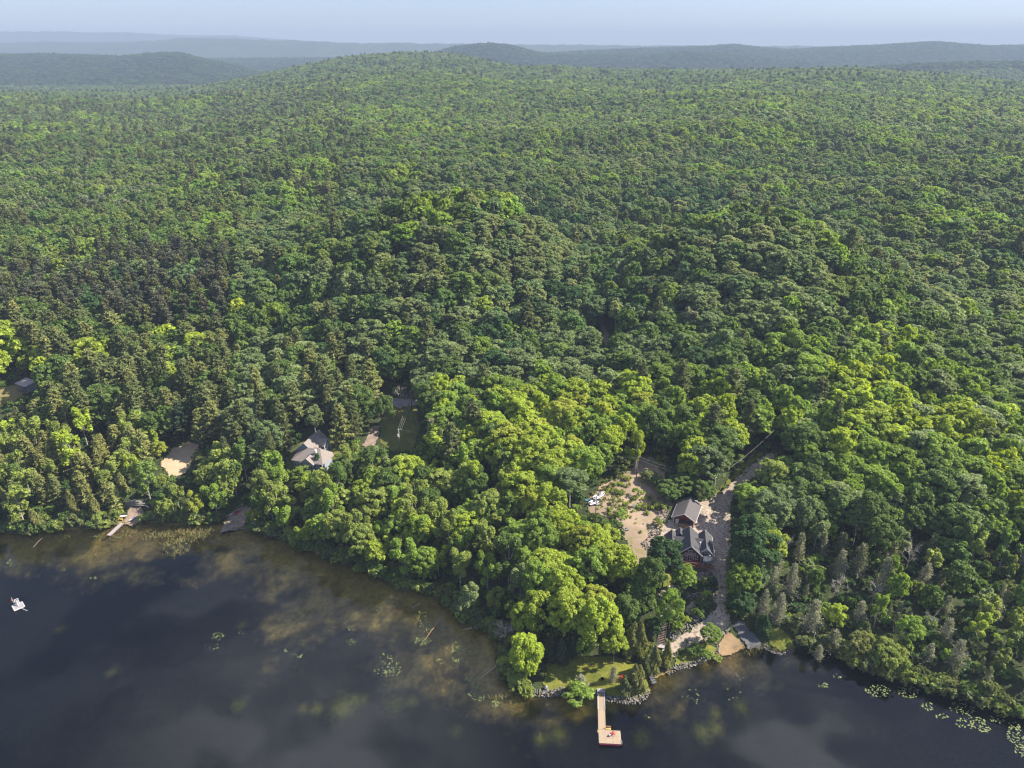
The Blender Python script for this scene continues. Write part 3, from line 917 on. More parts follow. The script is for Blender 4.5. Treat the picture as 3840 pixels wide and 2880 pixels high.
def snag(n, ls, seed, H_=8, W=5):
    """a bare dead tree of forking grey branches"""
    rg = np.random.default_rng(seed)
    parts = [trunk_of(H_ * .8, .13, rg, (), .03)]
    tips = []
    for k in range(11):
        z = H_ * rg.uniform(.3, .8); t = rg.random() * TAU
        d = unit(np.array([np.cos(t), np.sin(t), rg.uniform(.4, 1.2)])); L = W * rg.uniform(.3, .6)
        b = np.array([0, 0, z]); e = b + d * L
        parts.append(tube([b, (b + e) / 2 + rg.normal(0, .15, 3), e], [.07, .05, .02], 4))
        for j in range(7):
            q = b + d * L * rg.uniform(.4, 1); tips.append((q, q + unit(d + rg.normal(0, .6, 3)) * rg.uniform(.5, 1.3)))
    p0 = np.array([a for a, b in tips]); p1 = np.array([b for a, b in tips])
    parts.append(twig_quads(p0, p1, .03, rg))
    q0 = np.repeat(p1, 3, 0); q1 = q0 + rg.normal(0, .4, q0.shape) + np.array([0, 0, .2])
    parts.append(twig_quads(q0 * .3 + np.repeat(p0, 3, 0) * .7, q1, .022, rg))
    return None, join(parts), (NEEDLE, TWIG)


def willow(n, ls, seed, H_=15, W=7):
    p, nr, rg, c = lobed(n, ls, seed, W / 2, H_ * .42, H_ * .56, 26, (W * .14, W * .22), -.85, shell=.5)
    p[:, 2] -= rg.random(len(p)) ** 2 * 1.6
    ax = unit(p - np.array([0, 0, H_ * .8])) * .5 + np.array([0, 0, -1.]) + rg.normal(0, .25, p.shape)
    lv = leaf_quads(p, nr, ls * 1.35, .35, rg, ax)
    return lv, trunk_of(H_ * .7, .25, rg, [(H_ * .3, (.5, .3, .8), 4, .1), (H_ * .35, (-.5, .1, .8), 4, .1)]), (LEAF, BARK)


def shrub(n, ls, seed, H_=2.2, W=2.6):
    p, nr, rg, c = lobed(n, ls, seed, W / 2, H_ * .5, H_ * .5, 9, (W * .2, W * .3), -.35)
    p[:, 2] = np.maximum(p[:, 2], .05)
    lv = leaf_quads(p, nr, ls, .6, rg)
    return lv, trunk_of(H_ * .6, .05, rg, [(.2, (.6, .1, .7), H_ * .4, .03), (.2, (-.5, .4, .7), H_ * .4, .03)]), (LEAF, BARK)


def broad(n, ls, seed, H_=9, W=10):
    """a wide low spreading tree"""
    p, nr, rg, c = lobed(n, ls, seed, W / 2, H_ * .46, H_ * .52, 26, (W * .11, W * .17), -.4)
    lv = leaf_quads(p, nr, ls, .6, rg)
    return lv, trunk_of(H_ * .6, .2, rg, [(1.5, (.7, .2, .6), 3.5, .1), (1.5, (-.6, .4, .6), 3.5, .1), (1.2, (.1, -.7, .5), 3, .1)]), (LEAF, BARK)


# kind: builder, reference height, width, leaves/leaf size near, mid, far, number of variants
KINDS = {
    'maple': (maple, 15, 8.5, (7000, .265), (1300, .62), (420, 1.05), 4),
    'aspen': (aspen, 15, 5.0, (3400, .24), (1300, .38), (380, .72), 3),
    'open_tree': (open_tree, 15, 6.5, (4400, .265), (1100, .52), (360, .9), 4),
    'pine': (pine, 18, 7.5, (2600, .52), (1100, .78), (380, 1.25), 3),
    'red_pine': (red_pine, 19, 5.0, (1500, .5), (700, .72), (280, 1.1), 2),
    'spruce': (spruce, 16, 4.6, (2600, .42), (1000, .66), (300, 1.1), 2),
    'cedar': (cedar, 9, 3.6, (3000, .27), (800, .5), (260, .85), 3),
    'dead_cedar': (dead_cedar, 9, 3.4, (1100, .24), (420, .42), (200, .7), 3),
    'snag': (snag, 8, 5.0, (0, .1), (0, .1), (0, .1), 2),
    'willow': (willow, 15, 7.0, (5600, .29), (1300, .6), (420, 1.0), 1),
    'shrub': (shrub, 2.2, 2.6, (700, .2), (260, .34), (90, .55), 4),
    'broad': (broad, 9, 10.0, (6000, .27), (1300, .6), (400, 1.0), 2),
}
CROWN, TRUNK = {}, {}
PROTO = bpy.data.collections.new('tree_kinds')     # never linked: sources for the wood that is too far off to count
PINDEX = {}
_pn = 0
for kd, (fn, h_, w_, hi, mid, far_, nv) in KINDS.items():
    for v_ in range(nv):
        lv, wd, mats = fn(hi[0], hi[1], 100 + v_ * 7)
        if lv is not None:
            CROWN[kd, v_] = mesh_fast(kd + '_crown', lv[0], lv[1], [mats[0]], attr={'leafvar': lv[2]})
        TRUNK[kd, v_] = mesh_fast(kd + '_trunk', wd[0], wd[1], [mats[1]], True)
        for lod, (nl, ls) in (('mid', mid), ('far', far_)):
            lv, wd, mats = fn(nl, ls, 100 + v_ * 7)
            if lv is not None:
                V, F_ = join([(lv[0], lv[1]), wd])
                mi = np.concatenate([np.zeros(len(lv[1])), np.ones(len(wd[1]))])
                va = np.concatenate([lv[2], np.full(len(wd[0]), .5)])
            else:
                V, F_ = wd; mi = np.ones(len(F_)); va = np.full(len(V), .5)
            me = mesh_fast('wood_%03d' % _pn, V, F_, list(mats), mi=mi, attr={'leafvar': va})
            po = bpy.data.objects.new('wood_%03d' % _pn, me)
            PROTO.objects.link(po)
            PINDEX[kd, v_, lod] = _pn
            _pn += 1


def scatter(name, pts, idx, scl, rot, tint, label, cat=None):
    """one object holding many instances"""
    me = bpy.data.meshes.new(name)
    n = len(pts)
    me.vertices.add(n); me.vertices.foreach_set('co', np.asarray(pts, np.float32).ravel())
    a = me.attributes.new('pidx', 'INT', 'POINT'); a.data.foreach_set('value', np.asarray(idx, np.int32))
    a = me.attributes.new('scl', 'FLOAT_VECTOR', 'POINT'); a.data.foreach_set('vector', np.asarray(scl, np.float32).ravel())
    a = me.attributes.new('rot', 'FLOAT_VECTOR', 'POINT'); a.data.foreach_set('vector', np.asarray(rot, np.float32).ravel())
    a = me.attributes.new('tint', 'FLOAT_VECTOR', 'POINT'); a.data.foreach_set('vector', np.asarray(tint, np.float32).ravel())
    o = put(name, me, kind='stuff', label=label)
    if cat: o['category'] = cat
    g = bpy.data.node_groups.get('scatter')
    if g is None:
        g = bpy.data.node_groups.new('scatter', 'GeometryNodeTree')
        g.interface.new_socket('Geometry', in_out='INPUT', socket_type='NodeSocketGeometry')
        g.interface.new_socket('Geometry', in_out='OUTPUT', socket_type='NodeSocketGeometry')
        L = g.links.new; nn_ = g.nodes.new
        gi, go = nn_('NodeGroupInput'), nn_('NodeGroupOutput')
        ci = nn_('GeometryNodeCollectionInfo'); ci.inputs['Collection'].default_value = PROTO
        ci.inputs['Separate Children'].default_value = True; ci.inputs['Reset Children'].default_value = True
        ip = nn_('GeometryNodeInstanceOnPoints'); ip.inputs['Pick Instance'].default_value = True

        def na(nm, ty):
            x = nn_('GeometryNodeInputNamedAttribute'); x.data_type = ty; x.inputs['Name'].default_value = nm
            return [s for s in x.outputs if s.enabled and s.name == 'Attribute'][0]
        L(gi.outputs[0], ip.inputs['Points']); L(ci.outputs[0], ip.inputs['Instance'])
        L(na('pidx', 'INT'), ip.inputs['Instance Index'])
        L(na('rot', 'FLOAT_VECTOR'), ip.inputs['Rotation']); L(na('scl', 'FLOAT_VECTOR'), ip.inputs['Scale'])
        L(ip.outputs[0], go.inputs[0])
    md = o.modifiers.new('scatter', 'NODES'); md.node_group = g
    return o


TINT = {
    'lime': (.228, .290, .016), 'yellow': (.245, .280, .020), 'bright': (.136, .205, .020), 'green': (.086, .140, .024), 'deep': (.044, .095, .024),
    'grey': (.106, .150, .050), 'sage': (.142, .184, .062), 'olive': (.106, .128, .036), 'gold': (.160, .176, .044), 'cedar': (.150, .158, .036), 'dark': (.040, .066, .027),
    'brown': (.088, .092, .046), 'ash': (.172, .184, .092), 'rust': (.20, .13, .06), 'light': (.168, .210, .034), 'mid': (.106, .158, .026),
}
TINT = {k: tuple(c * (1.55 if k in ('bright', 'sage', 'grey', 'mid', 'light') else 1.42) for c in v) for k, v in TINT.items()}
TINT = {k: tuple(.9 * c + .1 * (.3 * v[0] + .6 * v[1] + .1 * v[2]) for c in v) for k, v in TINT.items()}

# ------------------------------------------------------------------ trees: the wood
KEEP_CLEAR = ['driveway', 'clearing', 'lawn', 'lawn_beside_beach', 'garden_path', 'terrace_path', 'sand_beach', 'boat_ramp', 'sand_lot', 'house_track', 'meadow', 'gravel_road', 'dirt_road',
              'dry_grass', 'dock_bank', 'canoe_beach', 'garden_grass', 'north_track', 'grass_bank', 'grass_verge']
HOUSE_PX = [(2478, 1985), (2530, 1960), (2660, 1960), (2685, 2080), (2680, 2160), (2555, 2160), (2535, 2100), (2478, 2040)]
GARAGE_PX = [(2510, 1950), (2540, 1868), (2600, 1865), (2640, 1900), (2605, 1985)]
GREY_PX = [(1085, 1740), (1115, 1700), (1185, 1610), (1215, 1650), (1265, 1695), (1250, 1725), (1185, 1760), (1120, 1765)]
SHED_PX = [(80, 1445), (85, 1425), (120, 1418), (140, 1430), (110, 1470)]
VIEW = {k: PATCH[k] for k in KEEP_CLEAR}
VIEW.update(house=HOUSE_PX, garage=GARAGE_PX, grey=GREY_PX, shed=SHED_PX,
            gap=[(440, 1950), (475, 1865), (560, 1870), (545, 1960), (470, 2000)], gap2=[(2480, 2340), (2510, 2335), (2520, 2440), (2470, 2440)],
            rocks=[(2440, 1920), (2500, 1900), (2520, 1960), (2470, 2080), (2420, 2100)], terr=[(2560, 2190), (2690, 2180), (2690, 2300), (2600, 2340), (2560, 2300)])
BUILD = {'house': [tuple(at_z(x, y, 9)[:2]) for x, y in HOUSE_PX], 'garage': [tuple(at_z(x, y, 12)[:2]) for x, y in GARAGE_PX],
         'grey': [tuple(at_z(x, y, 10)[:2]) for x, y in GREY_PX], 'shed': [tuple(at_z(x, y, 18)[:2]) for x, y in SHED_PX]}

# trees picked out one by one: (top x, top y, height, width, kind, tint, label) in the 3840 px picture
HERO = [
    (2502, 2024, 15.5, 9.0, 'maple', 'deep', 'dark green leafy tree standing before the left front of the red house'),
    (2568, 2120, 9.5, 6.0, 'maple', 'bright', 'small bright green tree below the deck of the red house'),
    (2446, 2078, 18, 6.8, 'maple', 'green', 'tall narrow green tree left of the dark tree by the red house'),
    (2420, 2140, 14, 5.5, 'maple', 'green', 'lower green tree tucked left of the tall narrow one near the house'),
    (2524, 2214, 13.5, 6.2, 'maple', 'bright', 'bright green tree with pale thin trunk beside the timber stairs'),
    (2139, 2212, 17, 9.5, 'maple', 'lime', 'large lime yellow round tree left of two by the lawn'),
    (2262, 2245, 18, 9.5, 'maple', 'lime', 'large lime yellow tree right of two above the lawn'),
    (2240, 2196, 15, 7.5, 'maple', 'yellow', 'yellow topped tree directly behind the right lime tree above the lawn'),
    (2308, 2360, 11, 6, 'maple', 'lime', 'low lime tree hanging over the right end of the shaded lawn'),
    (2193, 2386, 8.5, 3.6, 'maple', 'bright', 'small bright tree with slim trunk standing in the shaded lawn'),
    (2107, 2390, 8, 4.4, 'cedar', 'dark', 'dark round cedar at the back of the shaded lawn'),
    (2062, 2370, 9, 4.4, 'cedar', 'dark', 'dark cedar in the corner behind the yellow green drooping tree'),
    (2150, 2370, 8, 4.0, 'cedar', 'dark', 'dark cedar between the two lime trees at the lawn edge'),
    (2354, 2228, 12, 6.4, 'maple', 'green', 'mid green tree on a bare trunk over shaded ground left of the stairs'),
    (2370, 2332, 10.5, 5.0, 'cedar', 'cedar', 'broad olive cedar left of the foot of the timber stairs'),
    (2412, 2340, 10.5, 4.4, 'cedar', 'cedar', 'golden olive cedar nearest the timber stairs'),
    (2460, 2420, 8.5, 4.0, 'cedar', 'cedar', 'olive cedar on the shore below the timber stairs'),
    (2505, 2406, 8, 3.4, 'cedar', 'cedar', 'slim yellowish cedar where the gravel path meets the stairs'),
    (2432, 2450, 7, 3.2, 'cedar', 'olive', 'small dark cedar leaning beside the stone steps at the water'),
    (2384, 2489, 8.2, 4.2, 'cedar', 'cedar', 'tall cedar in the clump on the lawn point'),
    (2405, 2500, 7.5, 3.8, 'cedar', 'cedar', 'right hand cedar of the clump on the lawn point'),
    (2352, 2530, 5.5, 4.0, 'cedar', 'olive', 'low spreading cedar in front of the red lawn chairs'),
    (2302, 2500, 4.6, 2.4, 'dead_cedar', 'ash', 'thin browning cedar left of the red lawn chairs'),
    (2180, 2533, 5.2, 4.0, 'dead_cedar', 'ash', 'grey dead cedar above the bush that overhangs the water'),
    (2163, 2588, 4.2, 6.4, 'shrub', 'bright', 'wide bright green bush hanging over the water left of the dock'),
    (1972, 2372, 13.5, 7.6, 'willow', 'lime', 'drooping yellow green tree at the left end of the lawn'),
    (1893, 2330, 8.5, 6.0, 'snag', 'ash', 'bare grey dead tree behind the drooping yellow green tree'),
    (2673, 2349, 6.2, 4.4, 'maple', 'bright', 'small round tree standing alone on the grass by the beach'),
    (2832, 1822, 13, 10, 'maple', 'bright', 'big bright round tree right of the driveway across from the garage'),
    (2905, 1720, 14, 9, 'maple', 'light', 'light green tree by the top bend of the driveway'),
    (2905, 1988, 12, 8, 'maple', 'lime', 'lime green tree behind the right driveway edge level with the red house'),
    (2850, 1925, 13, 8, 'maple', 'green', 'mid green tree on the right driveway edge beside the house'),
    (2771, 2076, 7.5, 5.6, 'maple', 'grey', 'small grey green round tree on the right edge of the driveway'),
    (2785, 2124, 12.5, 6.6, 'maple', 'bright', 'dense bright tree at the right edge of the lower driveway'),
    (2830, 2118, 13, 5, 'maple', 'bright', 'slim bright tree right behind the dense one by the lower driveway'),
    (2792, 2215, 8, 6.5, 'maple', 'deep', 'deep green low tree above the boat ramp'),
    (2880, 2310, 6, 3.6, 'cedar', 'deep', 'small dark cedar above the grass bank right of the boat ramp'),
    (2924, 2058, 9, 4.2, 'dead_cedar', 'ash', 'dying brown grey cedar right of the lower driveway, farthest back of its clump'),
    (2983, 2116, 11, 4.6, 'dead_cedar', 'ash', 'tall brownish cedar in the grey clump right of the driveway'),
    (2907, 2118, 10, 3.8, 'dead_cedar', 'ash', 'grey cedar just left of the tall brownish one right of the driveway'),
    (2877, 2212, 9, 3.4, 'dead_cedar', 'ash', 'grey brown cedar closest to the lower driveway'),
    (2936, 2228, 9.5, 4.2, 'dead_cedar', 'ash', 'grey dead cedar standing over the grass bank'),
    (3066, 2248, 11, 5.2, 'dead_cedar', 'ash', 'large grey dead cedar at the water right of the grass bank'),
    (3167, 2063, 10, 4.2, 'dead_cedar', 'ash', 'pointed grey cedar in the middle of the right shore wood'),
    (3243, 2040, 11.5, 5, 'dead_cedar', 'olive', 'tall olive grey cedar in the right shore wood'),
    (3338, 2088, 12, 4.8, 'dead_cedar', 'ash', 'tall pale dead cedar deep in the right shore wood'),
    (3486, 2112, 9, 4.2, 'dead_cedar', 'ash', 'pale grey dead cedar toward the right of the shore wood'),
    (3290, 2182, 8, 4, 'snag', 'ash', 'bare leaning grey tree behind the bright tree on the right shore'),
    (3237, 2254, 8, 4, 'dead_cedar', 'ash', 'grey dead cedar left of the bright narrow tree on the right shore'),
    (3426, 2030, 11, 5, 'snag', 'ash', 'tall bare tree among green crowns on the right'),
    (3160, 2155, 9, 5, 'snag', 'ash', 'forked bare tree above the yellow tree on the right shore'),
    (3568, 2320, 8, 4.2, 'dead_cedar', 'ash', 'grey dead cedar by the lily pads at right'),
    (3612, 2400, 9, 4.6, 'dead_cedar', 'ash', 'shaggy grey cedar leaning over the lily pads at right'),
    (3751, 2246, 7, 4, 'dead_cedar', 'ash', 'pale dead cedar near the right edge of the picture'),
    (3078, 2420, 4.5, 2.6, 'dead_cedar', 'ash', 'little bare grey tree standing at the waterline on the right shore'),
    (3137, 2362, 7, 5, 'dead_cedar', 'olive', 'ragged grey olive cedar at the water on the right shore'),
    (3149, 2270, 8, 5, 'maple', 'lime', 'bright yellow green tree among grey cedars on the right shore'),
    (3308, 2229, 11, 4.6, 'open_tree', 'bright', 'bright narrow tree among grey cedars on the right shore'),
    (3367, 2088, 12, 4.6, 'open_tree', 'bright', 'bright narrow tree behind the pale dead cedar on the right'),
    (3237, 2378, 6.5, 7, 'broad', 'gold', 'yellowish bush tree spreading over the water on the right shore, left half'),
    (3345, 2415, 7, 9, 'broad', 'light', 'wide yellow green tree leaning over the water on the right shore'),
    (3425, 2312, 10, 6, 'maple', 'bright', 'bright rounded tree behind the wide one on the right shore'),
    (3692, 2300, 10, 5.5, 'open_tree', 'lime', 'lime tree with bare stems by the right edge'),
    (586, 1653, 8.5, 4.6, 'maple', 'yellow', 'small yellow tree left of the sand lot'),
    (734, 1528, 18, 7, 'pine', 'gold', 'golden pine at the right of the sand lot'),
    (660, 1500, 17, 8, 'pine', 'dark', 'dark pine behind the sand lot'),
    (880, 1580, 17, 8, 'pine', 'olive', 'olive pine between the sand lot and the grey house'),
    (997, 1574, 17, 8.5, 'maple', 'grey', 'grey green dense tree left of the grey house'),
    (1051, 1530, 19, 7, 'pine', 'olive', 'tall pine left behind the grey house'),
    (1170, 1520, 17, 6, 'aspen', 'sage', 'pale birch standing right behind the grey house'),
    (1188, 1698, 7.0, 3.2, 'spruce', 'deep', 'small dark conifer against the front of the grey house'),
    (1296, 1700, 8.5, 7.5, 'maple', 'green', 'leafy tree hiding the right end of the grey house'),
    (1125, 1752, 6.5, 6.0, 'maple', 'bright', 'low leafy tree below the windows of the grey house'),
    (1266, 1510, 19, 9, 'pine', 'gold', 'large golden pine right behind the grey house'),
    (1318, 1500, 18, 7, 'pine', 'olive', 'olive pine right of the golden pine by the grey house'),
    (1310, 1330, 20, 8, 'pine', 'olive', 'tallest pine above the trees beyond the grey house'),
    (1437, 1478, 15, 6.5, 'maple', 'green', 'upright green tree by the gravel road bend'),
    (1500, 1452, 9, 5, 'snag', 'ash', 'bare branched tree beside the gravel road'),
    (1152, 1870, 9, 4.6, 'open_tree', 'yellow', 'small yellow tree in the shore wood below the grey house'),
    (945, 1905, 6, 4.4, 'open_tree', 'yellow', 'yellow tree leaning over the little beach with the red kayak'),
    (1140, 1960, 10, 6, 'open_tree', 'lime', 'lime tree at the water right of the little beach'),
    (1637, 1876, 15, 8, 'open_tree', 'light', 'large open yellow green tree in the middle of the left shore wood'),
    (1830, 1958, 16, 8, 'open_tree', 'light', 'tall light open tree on the shore left of the lime trees'),
    (1640, 2045, 11, 6, 'open_tree', 'lime', 'lime tree leaning at the water in the middle of the left shore'),
    (1458, 1998, 9.5, 5.4, 'open_tree', 'lime', 'short lime tree on the left shore with bare stems beside it'),
    (1951, 2128, 13, 6.6, 'open_tree', 'sage', 'pale grey green tree on the shore behind the bare dead tree'),
    (1758, 2195, 10, 6.5, 'open_tree', 'sage', 'sage coloured bushy tree at the water left of the bare dead tree'),
    (1854, 2200, 9, 5, 'open_tree', 'light', 'light upright tree between sage trees on the shore'),
    (2060, 1815, 16, 9, 'maple', 'lime', 'yellow lime tree left of the clearing, the largest there'),
    (2010, 1840, 15, 7, 'maple', 'yellow', 'yellow tree just left of the largest lime tree by the clearing'),
    (2120, 2120, 16, 8.5, 'maple', 'lime', 'lime tree up the slope behind the left lime tree of the lawn'),
    (2290, 2035, 15, 9, 'maple', 'lime', 'lime yellow tree below the clearing'),
    (2220, 2060, 15, 9, 'maple', 'bright', 'bright tree left of the lime yellow tree below the clearing'),
    (2340, 2060, 15, 8, 'maple', 'lime', 'lime tree right of the yellow one below the clearing'),
    (2180, 1965, 15, 8, 'maple', 'yellow', 'yellow green tree below the boats in the clearing'),
    (2240, 1980, 14, 8, 'maple', 'lime', 'rounded lime tree along the lower edge of the clearing'),
    (2140, 1760, 15, 10, 'aspen', 'grey', 'grey green rounded tree above the boats in the clearing'),
    (2395, 1620, 15, 6.5, 'open_tree', 'lime', 'slim lime tree on a bare trunk at the top of the clearing'),
    (2290, 1600, 15, 8, 'maple', 'lime', 'lime tree left of the slim one at the top of the clearing'),
    (2600, 1690, 13, 8, 'maple', 'lime', 'lime tree behind the garage, left of the pair'),
    (2620, 1640, 14, 9, 'maple', 'lime', 'taller lime tree behind the garage'),
    (2750, 1580, 14, 10, 'maple', 'lime', 'wide lime tree behind the top of the driveway'),
    (2560, 1780, 8, 8, 'maple', 'green', 'deep green thicket tree directly behind the garage'),
    (2520, 1810, 7, 7, 'maple', 'green', 'deep green thicket tree left behind the garage'),
    (2640, 1800, 8, 7, 'maple', 'green', 'deep green thicket tree right behind the garage by the grass verge'),
    (36, 1798, 13, 6, 'spruce', 'olive', 'dense pine at the left edge of the shore'),
    (192, 1786, 11, 4.6, 'spruce', 'olive', 'pointed pine left of the old grey dock'),
    (145, 1780, 12, 5, 'spruce', 'gold', 'yellowish pine at the left shore, left of the pointed pine'),
    (250, 1830, 10, 4.6, 'cedar', 'cedar', 'olive cedar on the left shore beside the pointed pine'),
    (340, 1850, 10, 4.6, 'cedar', 'cedar', 'olive cedar close left of the old grey dock'),
    (120, 1900, 8, 5, 'cedar', 'cedar', 'low cedar at the water on the far left'),
    (610, 1870, 8, 6, 'broad', 'light', 'leafy bush tree right of the old grey dock'),
    (720, 1850, 11, 6.5, 'open_tree', 'yellow', 'yellow tree on the left shore between the dock and the little beach'),
    (690, 1870, 10, 6, 'open_tree', 'olive', 'olive tree left of the yellow one on the left shore'),
    (790, 1810, 13, 7, 'open_tree', 'bright', 'bright tree left above the little beach'),
]


def pick_zone(px, py, y, r):
    """kind and tint of a woodland tree from where it stands"""
    n1 = r[0]
    patch = r[3]
    if y > 1500:
        k = 'maple' if n1 < .76 else ('pine' if n1 < .84 else 'aspen')
        t = 'green' if patch < .46 else ('mid' if patch < .6 else 'grey')
        if k == 'pine': t = 'dark' if r[1] < .6 else 'olive'
        if y > 2500: t = 'dark' if r[1] < .5 else 'deep'  # cloud shade over the far hills is put into darker tree tints
        return k, t
    # aspens on the two knolls
    ka = ((px - 1830) / 330) ** 2 + ((py - 1010) / 210) ** 2
    kb = ((px - 2880) / 300) ** 2 + ((py - 1060) / 190) ** 2
    if min(ka, kb) < 1 and n1 < .82: return 'aspen', ('grey' if r[1] < .35 else 'sage')
    if r[6] > .60 and px > 900 and 1 < y < 900 and py < 1450 and n1 < .8: return 'aspen', ('grey' if r[1] < .5 else 'sage')
    # plantation of red pines
    if 380 < px < 860 and 930 < py < 1230 and n1 < .62: return 'red_pine', ('brown' if r[1] < .7 else 'olive')
    if px < 400 and 1000 < py < 1180 and n1 < .6: return 'red_pine', ('brown' if r[1] < .6 else 'olive')
    if px < 620 and 640 < py < 800 and n1 < .5: return 'open_tree', ('ash' if r[1] < .6 else 'sage')
    # white pines on the left
    if px < 900 and 1150 < py < 1560:
        if n1 < .58: return 'pine', ('olive' if r[1] < .7 else 'gold')
        return 'maple', ('lime' if patch > .55 else 'green')
    if px < 560 and py >= 1560:
        if n1 < .35: return 'spruce', ('cedar' if r[1] < .6 else 'gold')
        if n1 < .5: return 'cedar', 'cedar'
        return 'open_tree', ('light' if r[1] < .6 else ('lime' if r[1] < .85 else 'mid'))
    if px < 1420 and 1300 < py < 1700:
        if n1 < .42: return 'pine', ('olive' if r[1] < .75 else 'gold')
        if n1 < .62: return 'aspen', 'sage'
        return 'maple', ('grey' if r[1] < .5 else 'green')
    if px < 1950 and py >= 1700:
        return 'open_tree' if n1 < .6 else 'maple', ('light' if r[1] < .35 else ('bright' if r[1] < .6 else ('lime' if r[1] < .72 else 'green')))
    # limes round the clearing
    if 1850 < px < 2420 and py > 1500: return 'maple', ('lime' if r[1] < .5 else ('bright' if r[1] < .8 else 'yellow'))
    if 1650 < px < 2850 and 1400 < py < 1720:
        if n1 < .12: return 'pine', 'olive'
        return 'maple', ('lime' if r[1] < .4 else ('bright' if r[1] < .75 else 'green'))
    if px > 2850 and py > 1950:
        if n1 < .50: return 'dead_cedar', ('ash' if r[1] < .6 else 'olive')
        if n1 < .58: return 'snag', 'ash'
        if n1 < .88: return 'open_tree', ('light' if r[1] < .5 else ('sage' if r[1] < .7 else 'green'))
        return 'maple', ('bright' if r[1] < .4 else 'green')
    if px > 2850 and py > 1150:
        t = 'lime' if patch > .68 else ('bright' if patch > .52 else ('green' if patch > .35 else 'grey'))
        if n1 < .03: return 'pine', 'olive'
        if n1 < .2: return 'aspen', 'sage'
        return 'maple', t
    if 1000 < px < 2000 and 1100 < py < 1500:
        return ('pine', 'olive') if n1 < .1 else ('maple', 'green' if r[1] < .55 else ('deep' if r[1] < .85 else 'bright'))
    if py < 1000 and px < 1300:
        if n1 < .16: return 'pine', 'olive'
        return 'maple', (('bright' if patch > .64 else ('mid' if patch > .54 else ('mid' if patch > .4 else 'green'))) if y < 620 else ('bright' if patch > .64 else ('mid' if patch > .5 else ('green' if r[1] < .6 else 'grey'))))
    if y > 620:
        if n1 < .035: return 'pine', 'olive'
        if n1 < .2: return 'aspen', ('grey' if r[1] < .6 else 'sage')
        return 'maple', ('bright' if patch > .64 else ('mid' if patch > .5 else ('green' if r[1] < .6 else 'grey')))
    t = 'bright' if patch > .64 else ('mid' if patch > .54 else ('green' if patch > .42 else ('grey' if patch > .33 else 'deep')))
    if n1 < .03: return 'pine', 'olive'
    if n1 < .20: return 'aspen', ('grey' if r[1] < .6 else 'sage')
    if n1 < .30: return 'open_tree', ('ash' if r[1] < .3 else 'sage')
    return 'maple', t


trees = []          # x, y, z, h, w, kind, tint name, label or None
for tx, ty, h_, w_, kd, tn, lb in HERO:
    g = ground(tx, ty, h_)
    trees.append([g[0], g[1], g[2], h_, w_, kd, tn, lb])
HX = np.array([[t[0], t[1], t[4]] for t in trees])

cand = []


def grid_pts(y0, y1, s, ang=.78):
    ys = np.arange(y0, y1, s * .87)
    for i, y in enumerate(ys):
        xm = ang * y + 25
        xs = np.arange(-xm, xm, s) + (i % 2) * s / 2
        jx = R.normal(0, s * .27, len(xs)); jy = R.normal(0, s * .27, len(xs))
        cand.append(np.stack([xs + jx, np.full(len(xs), y) + jy, np.full(len(xs), s)], 1))


grid_pts(100, 330, 5.7); grid_pts(330, 620, 6.1); grid_pts(620, 1250, 6.3); grid_pts(1250, 2500, 8.2); grid_pts(2500, FAR_CLIP, 13.0)
cand = np.concatenate(cand)
nearm = cand[:, 1] < 360
SUNNY = [world_poly(q) for q in ([(690, 1790), (735, 1690), (800, 1700), (790, 1790)],)]
ok = np.ones(len(cand), bool)
cn = cand[nearm]
o2 = shore_dist(cn[:, 0], cn[:, 1]) > .7
for k in PATCH:
    if k in ('far_meadow', 'north_track'): continue
    o2 &= ~(inpoly(cn[:, 0], cn[:, 1], POLY[k]) | (polydist(cn[:, 0], cn[:, 1], POLY[k]) < 2.4))
for p in BUILD.values():
    o2 &= ~(inpoly(cn[:, 0], cn[:, 1], p) | (polydist(cn[:, 0], cn[:, 1], p) < 4))
for p in SUNNY: o2 &= ~inpoly(cn[:, 0], cn[:, 1], p)
for hx, hy, hw in HX:
    o2 &= (cn[:, 0] - hx) ** 2 + (cn[:, 1] - hy) ** 2 > (hw * .34 + 2.1) ** 2
ok[nearm] = o2
cand = cand[ok]
CZ = H(cand[:, 0], cand[:, 1])
# leave out what the lie of the land hides
ang = (GZ + 15 - CAM[2]) / GY
run = np.maximum.accumulate(ang, 0)
tcol = np.clip((cand[:, 0] / cand[:, 1] + 1.02) / 2.04 * (len(tcols) - 1), 0, len(tcols) - 1).astype(int)
rrow = np.clip(np.searchsorted(rows, cand[:, 1]) - 4, 0, len(rows) - 1)
vis = (CZ + 20 - CAM[2]) / cand[:, 1] > run[rrow, tcol] - .0012
vis |= cand[:, 1] < 500
cand = cand[vis]; CZ = CZ[vis]
RR = R.random((len(cand), 7))
RR[:, 6] = fnoise(cand[:, 0] / 70 + 50, cand[:, 1] / 90 + 20, 3)
RR[:, 3] = fnoise(cand[:, 0] / 38 + 3, cand[:, 1] / 55, 3) * .8 + RR[:, 2] * .2
PXc, PYc = project(np.stack([cand[:, 0], cand[:, 1], CZ + 10], 1))
S_pts, S_idx, S_scl, S_rot, S_tint = [], [], [], [], []
HEIGHT = {'maple': (9, 17.5), 'aspen': (10, 16.5), 'open_tree': (9, 16.5), 'pine': (13, 22), 'red_pine': (16, 20), 'spruce': (9, 14), 'cedar': (6, 9.5), 'dead_cedar': (6.5, 10.5), 'snag': (7, 10), 'shrub': (2, 3), 'broad': (6, 9)}
WID = {'maple': .57, 'aspen': .48, 'open_tree': .48, 'pine': .42, 'red_pine': .27, 'spruce': .36, 'cedar': .44, 'dead_cedar': .42, 'snag': .6, 'shrub': 1.2, 'broad': 1.1}


